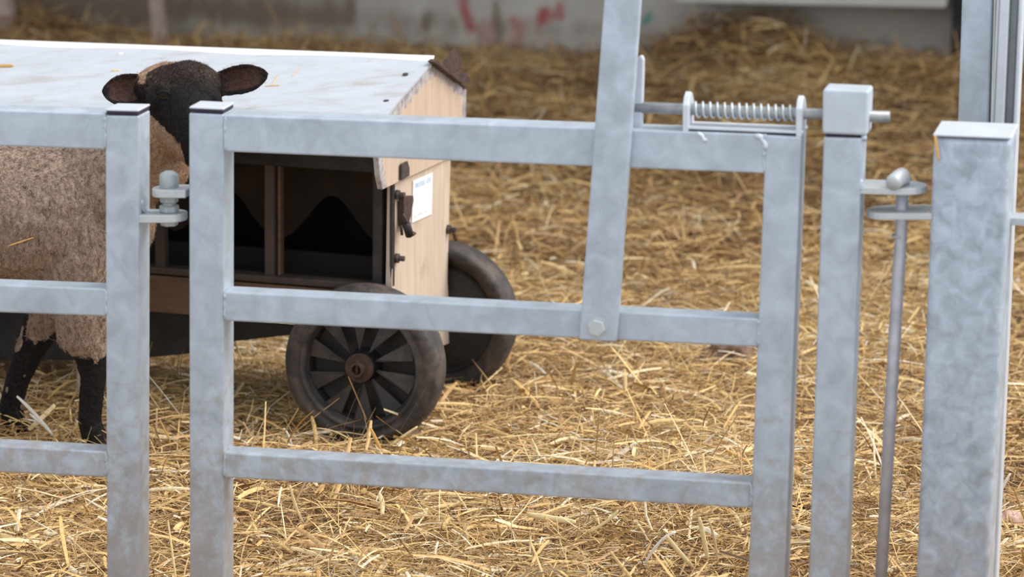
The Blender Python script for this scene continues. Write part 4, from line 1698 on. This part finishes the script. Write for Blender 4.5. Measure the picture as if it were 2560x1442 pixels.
def stalk_mesh(pts, wd, kind, flat=0.3, name='straw_stalk'):
    """hollow-looking stalk: flattened tapering tube through pts"""
    pts = [Vector(p) for p in pts]
    line, n = [], 10
    for i in range(n + 1):
        t = i / n
        if len(pts) == 2:
            line.append(pts[0].lerp(pts[1], t))
        else:
            a, b_, c = pts[0], pts[1], pts[2]
            line.append(a * (1 - t) ** 2 + (b_ * 2 - (a + c) * 0.5) * (2 * t * (1 - t)) + c * t * t)
    bm = bmesh.new()
    view = (CAM - line[0]).normalized()
    rings = []
    for i, p in enumerate(line):
        t = (line[min(i + 1, n)] - line[max(i - 1, 0)]).normalized()
        u = t.cross(view).normalized()
        v = t.cross(u)
        f = 1.0 - 0.45 * abs(2 * i / n - 1) ** 3
        rings.append([bm.verts.new(p + (u * math.cos(a) + v * math.sin(a) * flat) * wd * 0.5 * f) for a in [2 * math.pi * k / 8 for k in range(8)]])
    for A, B in zip(rings, rings[1:]):
        for k in range(8):
            bm.faces.new([A[k], A[(k + 1) % 8], B[(k + 1) % 8], B[k]])
    bm.faces.new(rings[0])
    bm.faces.new(rings[-1])
    return mesh_obj(name, bm, STALK[kind], None, True)


def ground_stalk(px, wd, kind, label, lift=0.02, dys=None):
    """picture points of a stalk standing or lying at its foot's distance; the first point is the foot"""
    base = at_z(px[0][0], px[0][1], lift)
    base = at_z(px[0][0], px[0][1], lift + float(hgt(base.x, base.y)))
    dys = dys or [0.0] * len(px)
    pts = [base] + [at_depth(x, y, base.y + dy) for (x, y), dy in zip(px[1:], dys[1:])]
    o = stalk_mesh(pts, wd, kind)
    tag(o, label, 'straw')
    return o


ground_stalk([(136, 1094), (92, 1040), (42, 990)], .0062, 'white', 'broad bleached stalk leaning upward between the lamb\'s two front hooves')
ground_stalk([(118, 1072), (74, 1034)], .0046, 'white', 'short bleached stalk forking off the broad white one by the lamb')
ground_stalk([(100, 1056), (62, 1048), (26, 1047)], .0042, 'white', 'thin bleached stalk lying level by the lamb\'s rear hoof')
ground_stalk([(152, 1102), (143, 1050)], .0020, 'brown', 'thin brown twig standing beside the lamb\'s straight foreleg')
ground_stalk([(150, 1096), (204, 1062)], .0032, 'tan', 'tan stalk leaning right towards the lamb\'s straight foreleg')
ground_stalk([(390, 1110), (392, 1020)], .0034, 'tan', 'upright tan stalk in the gap between panel and gate')
ground_stalk([(428, 1108), (400, 1050)], .0030, 'orange', 'orange stalk leaning left in the gap below the hinge')
ground_stalk([(632, 1100), (608, 1054)], .0026, 'tan', 'thin tan stalk standing left of the near wheel, by the gate stile')
ground_stalk([(730, 1116), (722, 1090), (709, 1070)], .0036, 'white', 'pale curved stalk standing just left of the near wheel')
ground_stalk([(956, 1134), (926, 1069)], .0058, 'orange', 'short thick orange stalk standing upright before the near wheel')
ground_stalk([(893, 1114), (930, 1066)], .0028, 'tan', 'slim pale stalk crossing before the bottom of the near wheel')
ground_stalk([(900, 1122), (850, 1084), (788, 1070)], .0026, 'tan', 'long bowed stalk arching over the bottom of the near wheel')
ground_stalk([(970, 1116), (1044, 1066)], .0050, 'yellow', 'yellow stalk slanting up from the near wheel\'s right side')
ground_stalk([(1212, 902), (1198, 850), (1164, 812)], .0030, 'tan', 'thin stalk rising between the near wheel and far wheel')
ground_stalk([(1440, 1305), (1380, 1296), (1316, 1284)], .0100, 'yellow', 'widest pale yellow stalk, flat beneath the bottom rail', .03, [0, .004, .01])
ground_stalk([(1470, 1332), (1520, 1300), (1545, 1275)], .0050, 'yellow', 'yellow stalk slanting up to the right of the widest pale one', .03)
ground_stalk([(760, 1310), (738, 1262), (725, 1212)], .0048, 'yellow', 'upright split straw just below the bottom rail near the left stile', .02)
ground_stalk([(755, 1318), (716, 1325), (604, 1322)], .0060, 'yellow', 'pale flat husk lying beside the gate\'s left stile below the rail', .02, [0, 0, -.003])
ground_stalk([(960, 1398), (920, 1393), (880, 1386)], .0085, 'yellow', 'plump pale husk lying low under the middle of the gate', .02)
ground_stalk([(1735, 1420), (1690, 1370), (1668, 1340)], .0070, 'yellow', 'thick yellow stalk in the tuft left of the gate\'s right stile', .03)
ground_stalk([(1770, 1400), (1760, 1350), (1748, 1292)], .0075, 'yellow', 'tallest broad blade of the tuft by the gate\'s right stile', .03)
ground_stalk([(1795, 1410), (1786, 1350), (1772, 1300)], .0042, 'tan', 'narrow tan blade right of the tuft\'s tallest blade', .03)
ground_stalk([(1610, 1412), (1650, 1355), (1690, 1330)], .0050, 'white', 'bleached blade fanning left from the tuft under the gate', .03)
ground_stalk([(1880, 1163), (1830, 1165), (1782, 1161)], .0062, 'yellow', 'yellow stalk lying level just above the bottom rail\'s right end', .02)
ground_stalk([(1878, 1160), (1840, 1138), (1814, 1124)], .0058, 'orange', 'orange-yellow stalk slanting above the bottom rail\'s right end', .03)
ground_stalk([(2492, 1250), (2508, 1215), (2526, 1183)], .0050, 'white', 'white stalk leaning against the stout post\'s right edge', .03)


# bits of straw caught on things
def bit(p, q, wd, kind, label, mid=None):
    o = stalk_mesh([p, q] if mid is None else [p, mid, q], wd, kind)
    tag(o, label, 'straw')
    return o


_rn = (sec[5] - sec[2]).cross(rdir).normalized()
if _rn.z < 0:
    _rn = -_rn


def RFp(x, y):
    return on_plane(x, y, sec[2] + _rn * 0.0055, _rn)


bit(RFp(-14, 166), RFp(34, 164), .0065, 'orange', 'orange straw scrap on the feeder roof, far from the lamb\'s ear')
bit(RFp(277, 178), RFp(300, 176), .0048, 'yellow', 'yellow chaff flake on the feeder roof above the lamb\'s near ear')
bit(RFp(296, 136), RFp(308, 133), .0040, 'white', 'small pale flake near the feeder\'s ridge above the lamb')
bit(RFp(662, 217), RFp(700, 214), .0050, 'tan', 'dull wisp on the feeder roof just beyond the lamb\'s far ear')
bit(RFp(680, 212), RFp(697, 186), .0022, 'tan', 'thin upright-lying wisp on the roof right of the lamb\'s far ear')
bit(RFp(730, 190), RFp(752, 170), .0018, 'tan', 'thread-thin straw on the roof midway along the ridge')
hit1 = bvh.ray_cast(Vector((-0.082, -0.5, 0.387)), Vector((0, 1, 0)))[0]
hit2 = bvh.ray_cast(Vector((-0.125, -0.5, 0.372)), Vector((0, 1, 0)))[0]
bit(LAMB0 + hit1 + Vector((0, -.004, 0)), LAMB0 + hit2 + Vector((0, -.004, 0)), .0028, 'orange', 'single straw caught in the fleece on the lamb\'s side')
bit(G(2337, 338, -.003), G(2347, 402, -.004), .0046, 'orange', 'straw sliver stuck down the stout post\'s upper corner')
bit(G(2268, 557, .028), G(2324, 530, .002), .0042, 'orange', 'straw lodged under the stout post\'s ring plate')

# lump of muck and a pinkish scrap
def lump(c, r, mat, name, seed, sub=4):
    bm = bmesh.new()
    bmesh.ops.create_icosphere(bm, subdivisions=sub, radius=1.0)
    for v in bm.verts:
        n_ = noise.noise(v.co * 1.7 + Vector((seed, 0, 0))) * 0.45 + noise.noise(v.co * 5 + Vector((0, seed, 0))) * 0.16
        v.co = v.co * (1 + n_)
        v.co = Vector((v.co.x * r[0], v.co.y * r[1], v.co.z * r[2])) + c
    return mesh_obj(name, bm, mat, None, True)


c0_ = at_z(1832, 912, 0.01)
o = lump(c0_ + Vector((0, .03, .014)), (.050, .045, .032), simple('crusted_muck', (0.20, 0.125, 0.09), 0.9, 0, 0.45, 60, 0.8), 'muck_clod', 2.3)
tag(o, 'brown clod of crusted muck under the middle rail\'s right end', 'clod')
c0_ = at_z(2535, 1296, 0.02)
o = lump(c0_, (.020, .016, .012), simple('pinkish_scrap', (0.62, 0.40, 0.33), 0.8, 0, 0.15, 60, 0.4), 'wood_scrap', 5.1, 3)
tag(o, 'pinkish scrap lying in the straw right of the stout post', 'scrap')
for (x, y, r, sd, lb) in ((2005, 1270, .022, 1.1, 'dark clod between the gate\'s right stile and the latch post'), (1660, 965, .014, 3.3, 'small dark clod in the straw seen between the gate\'s lower rails'), (2115 - 1200, 730 - 0, 0, 0, None)):
    if lb:
        c0_ = at_z(x, y, 0.012)
        o = lump(c0_, (r, r, r * .6), bpy.data.materials.get('dark_muck') or simple('dark_muck', (0.05, 0.035, 0.028), 0.9, 0, 0.4, 80, 0.8), 'muck_clod', sd, 3)
        tag(o, lb, 'clod')
